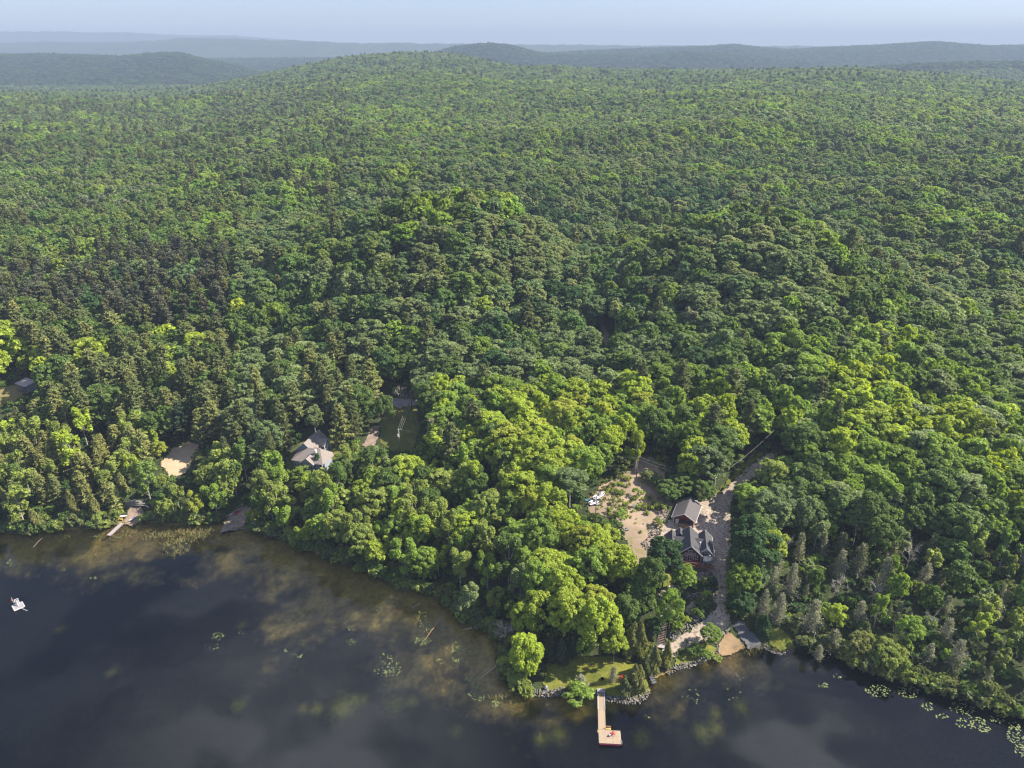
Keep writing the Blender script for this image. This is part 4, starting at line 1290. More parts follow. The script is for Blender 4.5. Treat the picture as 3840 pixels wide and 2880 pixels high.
def hides(x, y, z, h, w_):
    """would this tree stand in front of an open place seen in the photograph?"""
    q = np.array([(x + dx * w_ * .42, y, z + h * fz) for fz in (.98, .72, .5, .3) for dx in (-1, 0, 1)])
    a, b = project(q)
    for p in VIEW.values():
        if inpoly(a, b, p).any(): return True
    return False


cand_near = []
for i in range(len(cand)):
    x, y, s = cand[i]
    r = RR[i]
    kd, tn = pick_zone(PXc[i], PYc[i], y, r)
    lo, hi = HEIGHT[kd]
    h_ = lo + (hi - lo) * r[4]
    w_ = h_ * WID[kd] * (.75 + .6 * r[5])
    if PXc[i] > 2880 and PYc[i] > 2050 and y < 260: h_ *= .72; w_ *= .66
    if y > 620 and kd in ('maple', 'open_tree'): w_ *= s / 6.3 * 1.02
    if y > 2500: h_ *= 1.15
    if y < 300:
        if hides(x, y, CZ[i], h_, w_):
            h_ *= .55; w_ *= .7
            if hides(x, y, CZ[i], h_, w_): continue
        cand_near.append((x, y, CZ[i], h_, w_, kd, tn, None))
        continue
    S_pts.append((x, y, CZ[i])); v_ = rnd.randrange(KINDS[kd][6])
    S_idx.append(PINDEX[kd, v_, 'mid' if y < 800 else 'far'])
    ref = KINDS[kd]
    S_scl.append((w_ / ref[2], w_ / ref[2] * (.9 + .2 * r[0]), h_ / ref[1])); S_rot.append((rnd.gauss(0, .03), rnd.gauss(0, .03), r[5] * 40))
    j = .82 + .36 * r[2]
    c = np.array(TINT[tn]) * j * np.array([1 + .25 * (r[1] - .5), 1, 1])
    S_tint.append(c)

# the trees that show largest stand alone; the rest join the wood
cn = np.array([[t[0], t[1], t[2] + t[3] * .6] for t in cand_near])
qx, qy = project(cn)
size = np.array([t[3] * t[4] for t in cand_near]) ** .5 / np.sqrt(cn[:, 0] ** 2 + cn[:, 1] ** 2 + 140.0 ** 2)
inside = (qx > -60) & (qx < 3900) & (qy < 2900)
order = np.argsort(-(size + inside))
N_SOLO = 300 - len(trees)
solo = set(order[:N_SOLO].tolist())
for i, t in enumerate(cand_near):
    if i in solo:
        trees.append(list(t))
    else:
        x, y, z, h_, w_, kd, tn, _ = t
        ref = KINDS[kd]
        S_pts.append((x, y, z)); S_idx.append(PINDEX[kd, rnd.randrange(ref[6]), 'mid'])
        k = w_ / ref[2]
        S_scl.append((k, k, h_ / ref[1])); S_rot.append((0, 0, rnd.random() * 6))
        S_tint.append(np.array(TINT[tn]) * rnd.uniform(.84, 1.16))
print('trees', len(trees), 'wood', len(S_pts))
scatter('forest', S_pts, S_idx, S_scl, S_rot, S_tint, 'unbroken mixed green forest covering the hills behind the lake', 'forest')

# undergrowth between the trunks, and bushes along the water
u_pts, u_idx, u_scl, u_rot, u_tint = [], [], [], [], []
ug = []
for y in np.arange(100, 330, 3.3):
    xs = np.arange(-.78 * y - 20, .78 * y + 20, 3.6)
    ug.append(np.stack([xs + R.normal(0, 1.1, len(xs)), y + R.normal(0, 1.1, len(xs))], 1))
sp_ = np.array(shore)
for q0, q1 in zip(sp_[:-1], sp_[1:]):
    L_ = np.linalg.norm(q1 - q0); n_ = int(L_ / 1.1) + 1
    tt = R.random((n_, 1)); q = q0 + (q1 - q0) * tt; nv_ = np.array([-(q1 - q0)[1], (q1 - q0)[0]]) / L_
    ug.append(q + nv_ * R.uniform(-.9, 1.4, (n_, 1)))
ug = np.concatenate(ug)
us = shore_dist(ug[:, 0], ug[:, 1])
uo = us > -1.3
for k, p in POLY.items():
    uo &= ~(inpoly(ug[:, 0], ug[:, 1], p) | (polydist(ug[:, 0], ug[:, 1], p) < 1.2))
for p in BUILD.values():
    uo &= ~(inpoly(ug[:, 0], ug[:, 1], p) | (polydist(ug[:, 0], ug[:, 1], p) < 2.5))
ug = ug[uo]; us = us[uo]
uz = H(ug[:, 0], ug[:, 1])
upx, upy = project(np.stack([ug[:, 0], ug[:, 1], uz + 1], 1))
bad = np.zeros(len(ug), bool)
bad |= (us < 2.5) & (upx > 1985) & (upx < 2990) & (upy > 2360)
for kk in ('terr', 'rocks', 'gap2', 'house', 'garage'):
    bad |= inpoly(upx, upy, VIEW[kk])
for i in range(len(ug)):
    if bad[i]: continue
    sh_ = us[i] < 3.5
    k = rnd.uniform(.6, 1.35) * (1.15 if sh_ else 1)
    u_pts.append((ug[i, 0], ug[i, 1], max(uz[i], .0) - .1)); u_idx.append(PINDEX['shrub', rnd.randrange(4), 'mid'])
    u_scl.append((k, k, k * rnd.uniform(.7, 1.3))); u_rot.append((0, 0, rnd.random() * 6))
    u_tint.append(np.array(TINT[rnd.choice(['green', 'deep', 'green', 'bright', 'olive'] if not sh_ else ['green', 'olive', 'light', 'olive'])]) * rnd.uniform(.8, 1.15))
scatter('undergrowth', u_pts, u_idx, u_scl, u_rot, u_tint, 'leafy undergrowth between the trunks and along the waterline', 'undergrowth')

# weeds and seedlings over the clearing
w_pts, w_idx, w_scl, w_rot, w_tint = [], [], [], [], []
P_ = np.array(POLY['clearing']); (x0, y0), (x1, y1) = P_.min(0) - 3, P_.max(0) + 3
for _ in range(1300):
    x, y = rnd.uniform(x0, x1), rnd.uniform(y0, y1)
    if not inpoly([x], [y], POLY['clearing'])[0] and polydist([x], [y], POLY['clearing'])[0] > 2: continue
    if inpoly([x], [y], POLY['driveway'])[0]: continue
    nv = float(fnoise(np.array([x / 7.]), np.array([y / 7.]), 3)[0])
    if nv < .53 + rnd.gauss(0, .06): continue
    k = rnd.uniform(.12, .34) * (1.5 if nv > .6 else 1)
    w_pts.append((x, y, H1(x, y))); w_idx.append(PINDEX['shrub', rnd.randrange(4), 'far' if k < .3 else 'mid'])
    w_scl.append((k, k, k * rnd.uniform(.8, 1.8))); w_rot.append((0, 0, rnd.random() * 6))
    w_tint.append(np.array(TINT[rnd.choice(['light', 'cedar', 'gold', 'light', 'lime'])]) * rnd.uniform(.95, 1.3))
for kk in ('driveway', 'clearing', 'sand_lot', 'canoe_beach', 'dock_bank', 'garden_path', 'gravel_road'):
    PP = POLY[kk]
    for q0, q1 in zip(PP, PP[1:] + PP[:1]):
        L_ = math.hypot(q1[0] - q0[0], q1[1] - q0[1])
        for _ in range(int(L_ * 1.3)):
            t_ = rnd.random(); x = q0[0] + (q1[0] - q0[0]) * t_ + rnd.gauss(0, .55); y = q0[1] + (q1[1] - q0[1]) * t_ + rnd.gauss(0, .55)
            if any(inpoly([x], [y], b)[0] for b in BUILD.values()): continue
            k = rnd.uniform(.1, .26)
            w_pts.append((x, y, H1(x, y) + .05)); w_idx.append(PINDEX['shrub', rnd.randrange(4), 'far'])
            w_scl.append((k, k, k * rnd.uniform(.6, 1.3))); w_rot.append((0, 0, rnd.random() * 6)); w_tint.append(np.array(TINT[rnd.choice(['light', 'green', 'cedar', 'bright'])]) * rnd.uniform(.7, 1.1))
scatter('weeds', w_pts, w_idx, w_scl, w_rot, w_tint, 'tufts of green weeds and seedlings over the bare clearing', 'weeds')

# labels for the trees that have none: by look, and by what they stand next to
MARKS = [('the red house', 2590, 2060), ('the garage', 2575, 1900), ('the clearing', 2340, 1880), ('the boats in the clearing', 2235, 1875), ('the top of the driveway', 2850, 1740),
         ('the boat ramp', 2800, 2390), ('the lower driveway', 2730, 2230), ('the shaded lawn', 2200, 2510), ('the grey house', 1170, 1690), ('the meadow strip', 1500, 1600),
         ('the gravel road bend', 1490, 1505), ('the sand lot', 670, 1730), ('the old grey dock', 430, 1980), ('the little beach', 890, 1945), ('the wooden shed', 110, 1445),
         ('the right shore lily pads', 3500, 2560), ('the wide tree over the water', 3345, 2470), ('the dirt road', 2262, 1245), ('the dead bare tree', 1893, 2400), ('the left shore bay', 1700, 2230),
         ('the lake at the right edge', 3800, 2650), ('the middle of the left shore', 1300, 2060), ('the far left shore', 60, 1980), ('the right hillside', 3300, 1750), ('the slope above the red house', 3000, 1650)]
SPEC = {'maple': 'rounded leafy tree', 'aspen': 'slim aspen', 'open_tree': 'open branched tree', 'pine': 'layered pine', 'red_pine': 'bare stemmed pine', 'spruce': 'pointed conifer', 'cedar': 'cone shaped cedar',
        'dead_cedar': 'half dead cedar', 'snag': 'bare dead tree', 'willow': 'drooping tree', 'shrub': 'bush', 'broad': 'spreading tree'}
TONE = {'lime': 'lime', 'yellow': 'yellow', 'bright': 'bright green', 'green': 'green', 'deep': 'deep green', 'grey': 'grey green', 'sage': 'sage', 'olive': 'olive', 'gold': 'golden', 'cedar': 'olive', 'dark': 'dark',
        'brown': 'brownish', 'ash': 'grey', 'rust': 'rusty', 'light': 'light green', 'mid': 'fresh green'}
NTH = ['nearest', 'second nearest', 'third nearest', 'fourth nearest', 'fifth nearest', 'sixth nearest', 'seventh nearest', 'eighth nearest', 'ninth nearest', 'tenth nearest', 'eleventh nearest', 'twelfth nearest']
groups = {}
for t in trees:
    if t[7]: continue
    a, b = project(np.array([t[0], t[1], t[2] + t[3] * .6]))
    dd = [((a - m[1]) ** 2 + ((b - m[2]) * 1.3) ** 2, k) for k, m in enumerate(MARKS)]
    d, k = min(dd)
    m = MARKS[k]
    dx, dy = a - m[1], b - m[2]
    side = ('left of' if dx < 0 else 'right of') if abs(dx) > abs(dy) * 1.2 else ('behind' if dy < 0 else 'below')
    groups.setdefault((TONE[t[6]], SPEC[t[5]], side, m[0]), []).append((d, t))
for (tone, sp, side, mk), lst in groups.items():
    lst.sort(key=lambda q: q[0])
    for j, (d, t) in enumerate(lst):
        t[7] = (f'{tone} {sp} {side} {mk}' if len(lst) == 1 else f'{tone} {sp} {side} {mk}, {NTH[j]}') if j < 12 else f'{tone} {sp} farther out {side} {mk}'
NAME = {'maple': 'leafy_tree', 'aspen': 'aspen_tree', 'open_tree': 'open_tree', 'pine': 'pine_tree', 'red_pine': 'pine_tree', 'spruce': 'conifer_tree', 'cedar': 'cedar_tree', 'dead_cedar': 'dying_cedar',
        'snag': 'dead_tree', 'willow': 'drooping_tree', 'shrub': 'bush', 'broad': 'spreading_tree'}
CATN = {'shrub': 'bush'}


def grow(t, i):
    x, y, z, h_, w_, kd, tn, lb = t
    ref = KINDS[kd]; v_ = i % ref[6]
    e = thing(NAME[kd], lb, CATN.get(kd, 'tree'), (x, y, max(z, -.3) - .05), (i * 2.39996) % TAU, 'trees of the lakeside wood')
    sc = (w_ / ref[2], w_ / ref[2], h_ / ref[1])
    if (kd, v_) in CROWN:
        c = put('crown', CROWN[kd, v_], e, scale=sc)
        j = .86 + .28 * ((i * 7919) % 97) / 97
        c['tint'] = [float(v * j) for v in TINT[tn]]
    put('trunk', TRUNK[kd, v_], e, scale=sc)
    return e


for i, t in enumerate(trees): grow(t, i)

# ------------------------------------------------------------------ building blocks
def box(cx, cy, cz, sx, sy, sz, rz=0.0, tilt=None):
    v = np.array([(x, y, z) for z in (-.5, .5) for x, y in ((-.5, -.5), (.5, -.5), (.5, .5), (-.5, .5))]) * [sx, sy, sz]
    if tilt is not None:
        v = np.array([mathutils.Euler(tilt).to_matrix() @ mathutils.Vector(q) for q in v])
    c, s = math.cos(rz), math.sin(rz)
    v = np.stack([v[:, 0] * c - v[:, 1] * s, v[:, 0] * s + v[:, 1] * c, v[:, 2]], 1) + [cx, cy, cz]
    return v, np.array([[0, 3, 2, 1], [4, 5, 6, 7], [0, 1, 5, 4], [1, 2, 6, 5], [2, 3, 7, 6], [3, 0, 4, 7]])


def bar(a, b, w_, h_=None):
    """a square bar from a to b"""
    h_ = h_ or w_
    a, b = np.asarray(a, float), np.asarray(b, float)
    d = unit(b - a); ref = np.array([0, 0, 1.]) if abs(d[2]) < .9 else np.array([1., 0, 0])
    x = unit(np.cross(d, ref)) * w_ / 2; y = unit(np.cross(x, d)) * h_ / 2
    v = np.array([a - x - y, a + x - y, a + x + y, a - x + y, b - x - y, b + x - y, b + x + y, b - x + y])
    return v, np.array([[0, 3, 2, 1], [4, 5, 6, 7], [0, 1, 5, 4], [1, 2, 6, 5], [2, 3, 7, 6], [3, 0, 4, 7]])


def slab(p, t, down=True):
    """a sheet through four corners with thickness t below it"""
    p = np.asarray(p, float)
    n = unit(np.cross(p[1] - p[0], p[3] - p[0]))
    if n[2] < 0: n = -n
    v = np.concatenate([p - n * t, p])
    return v, np.array([[3, 2, 1, 0], [4, 5, 6, 7], [0, 1, 5, 4], [1, 2, 6, 5], [2, 3, 7, 6], [3, 0, 4, 7]])


def gable_wall(u0, u1, v0, z0, ze, zr, t=.2, uc=None):
    """a gabled wall panel in the plane v = v0"""
    uc = (u0 + u1) / 2 if uc is None else uc
    f = []
    P4 = lambda v: [(u0, v, z0), (u1, v, z0), (u1, v, ze), (uc, v, zr), (u0, v, ze), (uc, v, z0), (uc, v, ze)]
    v = np.array(P4(v0) + P4(v0 + t))
    q = [[0, 5, 6, 4], [5, 1, 2, 6], [4, 6, 3, 3], [6, 2, 3, 3]]
    v = np.concatenate([v, np.array([((u0 + uc) / 2, v0, (ze + zr) / 2), ((u1 + uc) / 2, v0, (ze + zr) / 2), ((u0 + uc) / 2, v0 + t, (ze + zr) / 2), ((u1 + uc) / 2, v0 + t, (ze + zr) / 2)])])
    fr = [[0, 5, 6, 4], [5, 1, 2, 6], [4, 6, 3, 14], [6, 2, 15, 3]]
    bk = [[7, 11, 13, 12], [12, 13, 9, 8], [11, 16, 10, 13], [13, 10, 17, 9]]
    sd = [[0, 4, 11, 7], [1, 8, 9, 2], [4, 14, 16, 11], [14, 3, 10, 16], [2, 9, 17, 15], [15, 17, 10, 3]]
    return v, np.array(fr + bk + sd)


def cyl(a, b, r, seg=8, r2=None):
    return cap(*tube([a, b], [r, r2 if r2 is not None else r], seg), seg)


def cap(v, f, seg):
    # close both ends with quads round a centre point
    n = len(v) // seg
    c0 = v[:seg].mean(0); c1 = v[-seg:].mean(0)
    k = len(v); v = np.concatenate([v, [c0, c1]])
    e = []
    for j in range(0, seg, 2):
        e.append([k, (j + 2) % seg, (j + 1) % seg, j]); b = (n - 1) * seg
        e.append([k + 1, b + j, b + (j + 1) % seg, b + (j + 2) % seg])
    return v, np.concatenate([f, np.array(e)])


def part(name, shapes, mat, parent, smooth=False, **kw):
    if isinstance(shapes, tuple): shapes = [shapes]
    v, f = join(shapes)
    return put(name, mesh_fast(name, v, f, [MAT[mat] if isinstance(mat, str) else mat], smooth), parent, **kw)


def window(parent, u0, u1, z0, z1, v, nx=1, nz=1, fw=.09, proud=.07, name='window', along='u', sign=-1):
    """frame with panes; v is the wall plane, the frame stands `proud` in front of it"""
    o = v + sign * proud / 2

    def B(ua, ub, za, zb, dv, dd):
        c = ((ua + ub) / 2, dv, (za + zb) / 2); s_ = (ub - ua, dd, zb - za)
        return box(*c, *s_) if along == 'u' else box(c[1], c[0], c[2], s_[1], s_[0], s_[2])
    fr = [B(u0, u1, z0, z0 + fw, o, proud), B(u0, u1, z1 - fw, z1, o, proud), B(u0, u0 + fw, z0 + fw, z1 - fw, o, proud), B(u1 - fw, u1, z0 + fw, z1 - fw, o, proud)]
    iw = (u1 - u0 - 2 * fw); ih = (z1 - z0 - 2 * fw); m_ = fw * .8
    for k in range(1, nx):
        x = u0 + fw + iw * k / nx; fr.append(B(x - m_ / 2, x + m_ / 2, z0 + fw, z1 - fw, o, proud * .8))
    w_ = part(name, fr, 'white', parent)
    for k in range(nx):
        a = u0 + fw + iw * k / nx + (m_ / 2 if k else 0); b = u0 + fw + iw * (k + 1) / nx - (m_ / 2 if k < nx - 1 else 0)
        part('pane', B(a, b, z0 + fw, z1 - fw, v + sign * .012, .02), 'glass', w_)
    return w_


def roof_pair(u, v0, v1, zr, half, ze, t=.16, along='v'):
    """two slopes of a gable roof, ridge along v at u"""
    a = [(u, v0, zr), (u, v1, zr), (u - half, v1, ze), (u - half, v0, ze)]
    b = [(u, v0, zr), (u, v1, zr), (u + half, v1, ze), (u + half, v0, ze)]
    if along == 'u':
        a = [(p[1], p[0], p[2]) for p in a]; b = [(p[1], p[0], p[2]) for p in b]
    return [slab(a, t), slab(b, t)]


def rakes(u, v, zr, half, ze, w_=.22, d=.06):
    """white boards up the edges of a gable"""
    up_ = lambda p: (p[0], p[1], p[2] - w_ * .5 + .02)
    return [bar(up_((u - half, v, ze)), up_((u, v, zr)), d, w_), bar(up_((u + half, v, ze)), up_((u, v, zr)), d, w_)]


# ------------------------------------------------------------------ the red house
O_ = at_z(2440 + 1000 * .14467, 1940 + 1120 * .14467, 10.0)
house = thing('red_house', 'red log sided lake house with several dark gables and a front deck', 'house', (O_[0], O_[1], 7.3), math.radians(-10))
walls = [gable_wall(-3.1, 3.1, 0, 2.72, 5.05, 7.72), gable_wall(-3.1, 3.1, 8.3, -.6, 5.05, 7.72),
         gable_wall(-6.6, -3.3, 1.2, -.6, 4.95, 6.75), gable_wall(-6.6, -3.3, 7.2, -.6, 4.95, 6.75),
         gable_wall(2.55, 6.2, 1.0, -.6, 4.95, 6.82), gable_wall(2.55, 6.2, 8.6, -.6, 4.95, 6.82),
         box(-3.0, 4.2, 2.2, .2, 8.0, 5.6), box(3.0, 4.2, 2.2, .2, 8.0, 5.6), box(-6.5, 4.2, 2.2, .2, 5.6, 5.6), box(6.1, 4.8, 2.2, .2, 7.4, 5.6),
         gable_wall(-3.85, -1.35, 8.95, -.6, 5.3, 6.6)]
part('wall', walls, 'red', house)
part('basement_wall', [box(-.0, .12, .95, 6.2, .2, 3.5), box(4.4, .9, .9, 3.6, .2, 3.4)], 'foundation', house)
part('roof', roof_pair(0, -.5, 9.0, 8.0, 3.45, 4.9), 'roofdark', house, label='tall steep middle roof')
part('roof', roof_pair(-4.85, .7, 7.8, 7.1, 2.1, 4.85), 'roofdark', house, label='left wing roof')
part('roof', roof_pair(4.36, .5, 9.3, 7.1, 2.2, 4.85), 'roofdark', house, label='right wing roof')
part('roof', roof_pair(5.0, -4.8, 4.3, 6.88, 3.1, 4.8, along='u'), 'roofdark', house, label='cross roof between the wings')
part('roof', roof_pair(-2.6, 6.4, 9.3, 7.0, 1.6, 5.3), 'roofdark', house, label='small rear gable roof')
part('ridge_cap', [bar((0, -.5, 8.03), (0, 9.0, 8.03), .16, .05), bar((-4.85, .7, 7.13), (-4.85, 7.8, 7.13), .14, .05), bar((4.36, .5, 7.13), (4.36, 9.3, 7.13), .14, .05)], 'roofgrey', house)
part('fascia', rakes(0, -.53, 8.0, 3.45, 4.9, .26) + rakes(4.36, .47, 7.1, 2.2, 4.85) + rakes(-4.85, .67, 7.1, 2.1, 4.85) + rakes(0, 9.03, 8.0, 3.45, 4.9) +
     rakes(-4.85, 7.83, 7.1, 2.1, 4.85) + rakes(4.36, 9.33, 7.1, 2.2, 4.85) + rakes(-2.6, 9.33, 7.0, 1.6, 5.3), 'white', house)
part('gutter', [bar((6.6, .5, 4.78), (6.6, 9.3, 4.78), .12), bar((-7.0, .7, 4.78), (-7.0, 7.8, 4.78), .12)], 'white', house)
part('corner_board', [box(3.08, -.03, 3.8, .16, .12, 2.3), box(-3.08, -.03, 3.8, .16, .12, 2.3), box(6.22, .97, 3.0, .14, .14, 3.8), box(-6.62, 1.17, 3.0, .14, .14, 3.8)], 'white', house)
window(house, -.68, .68, 2.78, 4.72, -.0, 2, name='patio_door')
for a, b in ((-2.15, -.95), (.95, 2.15)): window(house, a, b, 3.35, 4.6, 0, 2)
window(house, -.68, .68, 4.85, 5.35, 0, 1); window(house, -.62, .62, 5.62, 6.25, 0, 1)
for a, b in ((-1.45, -.85), (.85, 1.45)): window(house, a, b, 4.85, 5.3, 0, 1)
window(house, 3.25, 4.65, 4.98, 5.75, 1.0, 2); window(house, 4.85, 5.45, 4.98, 5.75, 1.0, 1); window(house, 3.5, 4.75, 5.95, 6.25, 1.0, 1)
window(house, -5.6, -4.2, 3.4, 4.6, 1.2, 2); window(house, -2.3, -1.5, .6, 1.9, .02, 1)
window(house, 3.2, 4.6, 3.2, 4.6, 6.2, 2, along='v', sign=1); window(house, 6.0, 7.2, 3.2, 4.6, 6.2, 2, along='v', sign=1)
pipe = part('chimney_pipe', cyl((2.55, 1.45, 5.2), (2.55, 1.45, 8.0), .13, 8), 'steel', house, True)
part('cap', cyl((2.55, 1.45, 7.97), (2.55, 1.45, 8.25), .2, 8), 'whiteplastic', pipe)
dk = part('deck', [box(1.0, -1.12, 2.55, 10.4, 2.15, .14)], 'deckwood', house)
for k in range(13):
    part('plank', box(1.0, -2.1 + .163 * k, 2.65, 10.3, .145, .05), 'deckwood', dk)
part('deck_skirt', [box(1.0, -2.24, 2.5, 10.5, .06, .42), box(6.24, -1.1, 2.5, .06, 2.2, .42), box(-4.24, -1.1, 2.5, .06, 2.2, .42)], 'deckwood', house)
for u in (-4.1, -2.0, .2, 2.4, 4.3, 6.1):
    part('post', box(u, -2.12, .95, .16, .16, 3.1), 'deckwood', house)
    part('rail_post', box(u, -2.17, 3.17, .12, .12, 1.02), 'deckwood', house)
part('railing', [box(1.0, -2.17, 3.68, 10.3, .16, .07), box(1.0, -2.17, 2.85, 10.3, .06, .07), box(6.15, -1.1, 3.68, .16, 2.1, .07), box(-4.15, -1.1, 3.68, .16, 2.1, .07)], 'deckwood', house)
for k in range(5):
    us = (-4.1, -2.0, .2, 2.4, 4.3, 6.1)
    part('rail_panel', box((us[k] + us[k + 1]) / 2, -2.16, 3.27, us[k + 1] - us[k] - .2, .03, .7), 'deckwood', house)
pr = [(3.45, -2.2, 4.25), (6.05, -2.2, 4.25), (5.6, .6, 4.95), (3.9, .6, 4.95)]
part('porch_roof', [slab(pr, .1), slab([(3.45, -2.2, 4.25), (3.9, .6, 4.95), (3.45, .95, 4.3), (3.43, .9, 4.28)], .06), slab([(6.05, -2.2, 4.25), (6.07, .9, 4.28), (6.05, .95, 4.3), (5.6, .6, 4.95)], .06)], 'metalroof', house)
part('porch_roof_rib', [bar((3.45 + 2.6 * k / 6, -2.2, 4.28), (3.9 + 1.7 * k / 6, .6, 4.98), .05, .05) for k in range(7)], 'metalroof', house)
for u in (3.55, 5.95): part('porch_post', box(u, -2.05, 3.42, .14, .14, 1.55), 'white', house)
part('porch_beam', box(4.75, -2.08, 4.14, 2.6, .12, .14), 'white', house)
part('skylight_vent', box(5.35, .3, 5.02, .5, .35, .16), 'whiteplastic', house)
part('side_fence', [bar((-8.9, 6.9, k), (-6.7, 6.9, k), .07) for k in (2.2, 2.7, 3.2)] + [box(u, 6.9, 2.2, .1, .1, 2.4) for u in (-8.9, -8.1, -7.4)], 'stair', house)

L2W = lambda u, v: (O_[0] + u * math.cos(math.radians(10)) + v * math.sin(math.radians(10)), O_[1] - u * math.sin(math.radians(10)) + v * math.cos(math.radians(10)))
x, y = L2W(4.9, -1.0)
t = thing('patio_table', 'round reddish table under the porch roof on the deck', 'table', (x, y, 9.99))
part('table_top', cyl((0, 0, .7), (0, 0, .76), .62, 12), 'orangewood', t)
part('leg', cyl((0, 0, 0), (0, 0, .7), .07, 6), 'stair', t)
part('foot', box(0, 0, .03, .6, .6, .05), 'stair', t)


def lawn_chair(name, label, loc, rz, mat, cat='chair', group=None):
    """slatted garden chair with a sloping back and wide arms"""
    t = thing(name, label, cat, loc, rz, group)
    for k in range(5): part('slat', box(-.24 + .12 * k, .33, .62, .105, .03, .85, tilt=(math.radians(-24), 0, 0)), mat, t)
    for k in range(4): part('slat', box(0, -.3 + .14 * k, .36 - .03 * k, .56, .12, .03), mat, t)
    for s in (-1, 1):
        part('armrest', box(s * .38, 0, .56, .14, .75, .03), mat, t)
        part('leg', box(s * .36, -.32, .27, .09, .04, .55), mat, t)
        part('leg', bar((s * .3, -.34, .33), (s * .3, .5, .02), .04, .12), mat, t)
    return t


for k, (u, lb) in enumerate(((3.55, 'white chair under the deck, left one'), (4.35, 'white chair under the deck, right one'))):
    x, y = L2W(u, -1.7)
    lawn_chair('patio_chair', lb, (x, y, H1(x, y) + .05), 3.3 + .3 * k, 'whiteplastic', group='white chairs under the deck')

# ------------------------------------------------------------------ the garage
gar = thing('garage', 'detached red garage with grey gable roof behind the house', 'garage', (51.25, 181.25, 9.85), math.radians(-23.5))
part('wall', [gable_wall(-2.95, 2.95, 8.4, -.5, 2.75, 4.3), box(-2.85, 4.3, 1.1, .2, 8.4, 3.3), box(2.85, 4.3, 1.1, .2, 8.4, 3.3),
              box(-2.7, .1, 1.1, .5, .2, 3.2), box(-1.2, .1, 1.1, .35, .2, 3.2), box(2.72, .1, 1.1, .46, .2, 3.2), box(-1.92, .1, 2.38, 1.1, .2, .64), box(.73, .1, 2.47, 3.52, .2, .46),
              (lambda g: (g[0], g[1]))(gable_wall(-2.95, 2.95, .0, 2.7, 2.75, 4.3))], 'red', gar)
part('roof', roof_pair(0, -.5, 9.1, 4.65, 3.6, 2.6), 'roofgrey', gar)
part('fascia', rakes(0, -.53, 4.65, 3.6, 2.6, .2) + rakes(0, 9.13, 4.65, 3.6, 2.6, .2), 'white', gar)
part('gutter', [bar((-3.62, -.5, 2.5), (-3.62, 9.1, 2.5), .12), bar((3.62, -.5, 2.5), (3.62, 9.1, 2.5), .12)], 'white', gar)
part('corner_board', [box(-2.96, -.02, 1.1, .16, .1, 3.2), box(2.97, -.02, 1.1, .2, .1, 3.2), box(3.0, .12, 1.1, .08, .3, 3.2)], 'white', gar)
gd = part('side_door', box(-1.92, .06, 1.02, .92, .08, 2.02), 'white', gar)
part('handle', box(-1.58, .0, 1.0, .06, .06, .12), 'steel', gd)
part('garage_floor', box(0, 4.2, .02, 5.6, 8.0, .1), 'darkgap', gar)
part('overhead_door', [box(.73, .9 + .6 * k, 2.2 + .0 * k, 3.4, .55, .06) for k in range(3)], 'white', gar)
part('wall_lamp', [box(2.55, -.1, 2.0, .14, .16, .22)], 'black', gar)
c_, s_ = math.cos(math.radians(23.5)), math.sin(math.radians(23.5))
G2W = lambda u, v: (51.25 + u * c_ + v * s_, 181.25 - u * s_ + v * c_)
x, y = G2W(.6, -.75)
fw = thing('firewood_stack', 'long stack of split orange firewood before the open garage bay', 'firewood', (x, y, 9.85), math.radians(-23.5))
lg = [mesh_fast('log', *cyl((0, -.28, 0), (0, .28, 0), .1, 6), [MAT['log']]) for _ in range(2)]
for r0 in range(6):
    for q in range(17):
        put('log', lg[q % 2], fw, (-1.75 + .215 * q + (.1 if r0 % 2 else 0) + rnd.gauss(0, .01), rnd.gauss(0, .04), .1 + .19 * r0), scale=(rnd.uniform(.9, 1.12),) * 3)
part('rack', [box(-1.98, 0, .65, .08, .5, 1.4), box(1.98, 0, .65, .08, .5, 1.4), box(0, 0, .0, 4.0, .3, .06)], 'orangewood', fw)
x, y = G2W(1.2, 10.4)
pt = thing('propane_tank', 'white propane tank standing behind the garage', 'tank', (x, y, H1(x, y)), math.radians(-23.5))
v, f = tube([(-1.15, 0, 1.4), (-1.05, 0, 1.4), (-.8, 0, 1.4), (.8, 0, 1.4), (1.05, 0, 1.4), (1.15, 0, 1.4)], [.08, .38, .55, .55, .38, .08], 12)
part('tank_body', cap(v, f, 12), 'whiteplastic', pt, True)
for s in (-.6, .6): part('leg', box(s, 0, .45, .15, .7, 1.0), 'steel', pt)

# ------------------------------------------------------------------ the grey house on the left
gh = thing('grey_house', 'blue grey house with tan shingle roof among pines', 'house', (-70.0, 220.3, 8.3), math.radians(-16))
gwall = [gable_wall(-5.6, 1.6, .2, -.8, 4.4, 7.5, uc=-2.0), gable_wall(-5.6, 1.6, 9.6, -.8, 4.4, 7.5, uc=-2.0), box(-5.5, 4.9, 1.8, .2, 9.4, 5.2), box(1.5, 4.9, 1.8, .2, 9.4, 5.2),
         box(-4.0, -2.2, 1.4, .2, 4.6, 4.4), box(1.0, -4.4, 1.4, 10, .2, 4.4), box(7.0, -1.5, 1.2, .2, 6.5, 4.0), gable_wall(-.5, 4.1, -5.2, -.8, 3.3, 5.1), box(-.4, -4.6, 1.2, .2, 1.2, 4.0), box(4.0, -4.6, 1.2, .2, 1.2, 4.0),
         box(4.6, 2.0, 1.2, 5.0, .2, 4.0)]
part('wall', gwall, 'bluewall', gh)
part('roof', roof_pair(-2.0, -.1, 10.0, 7.8, 4.1, 4.2), 'rooftan', gh, label='main steep roof')
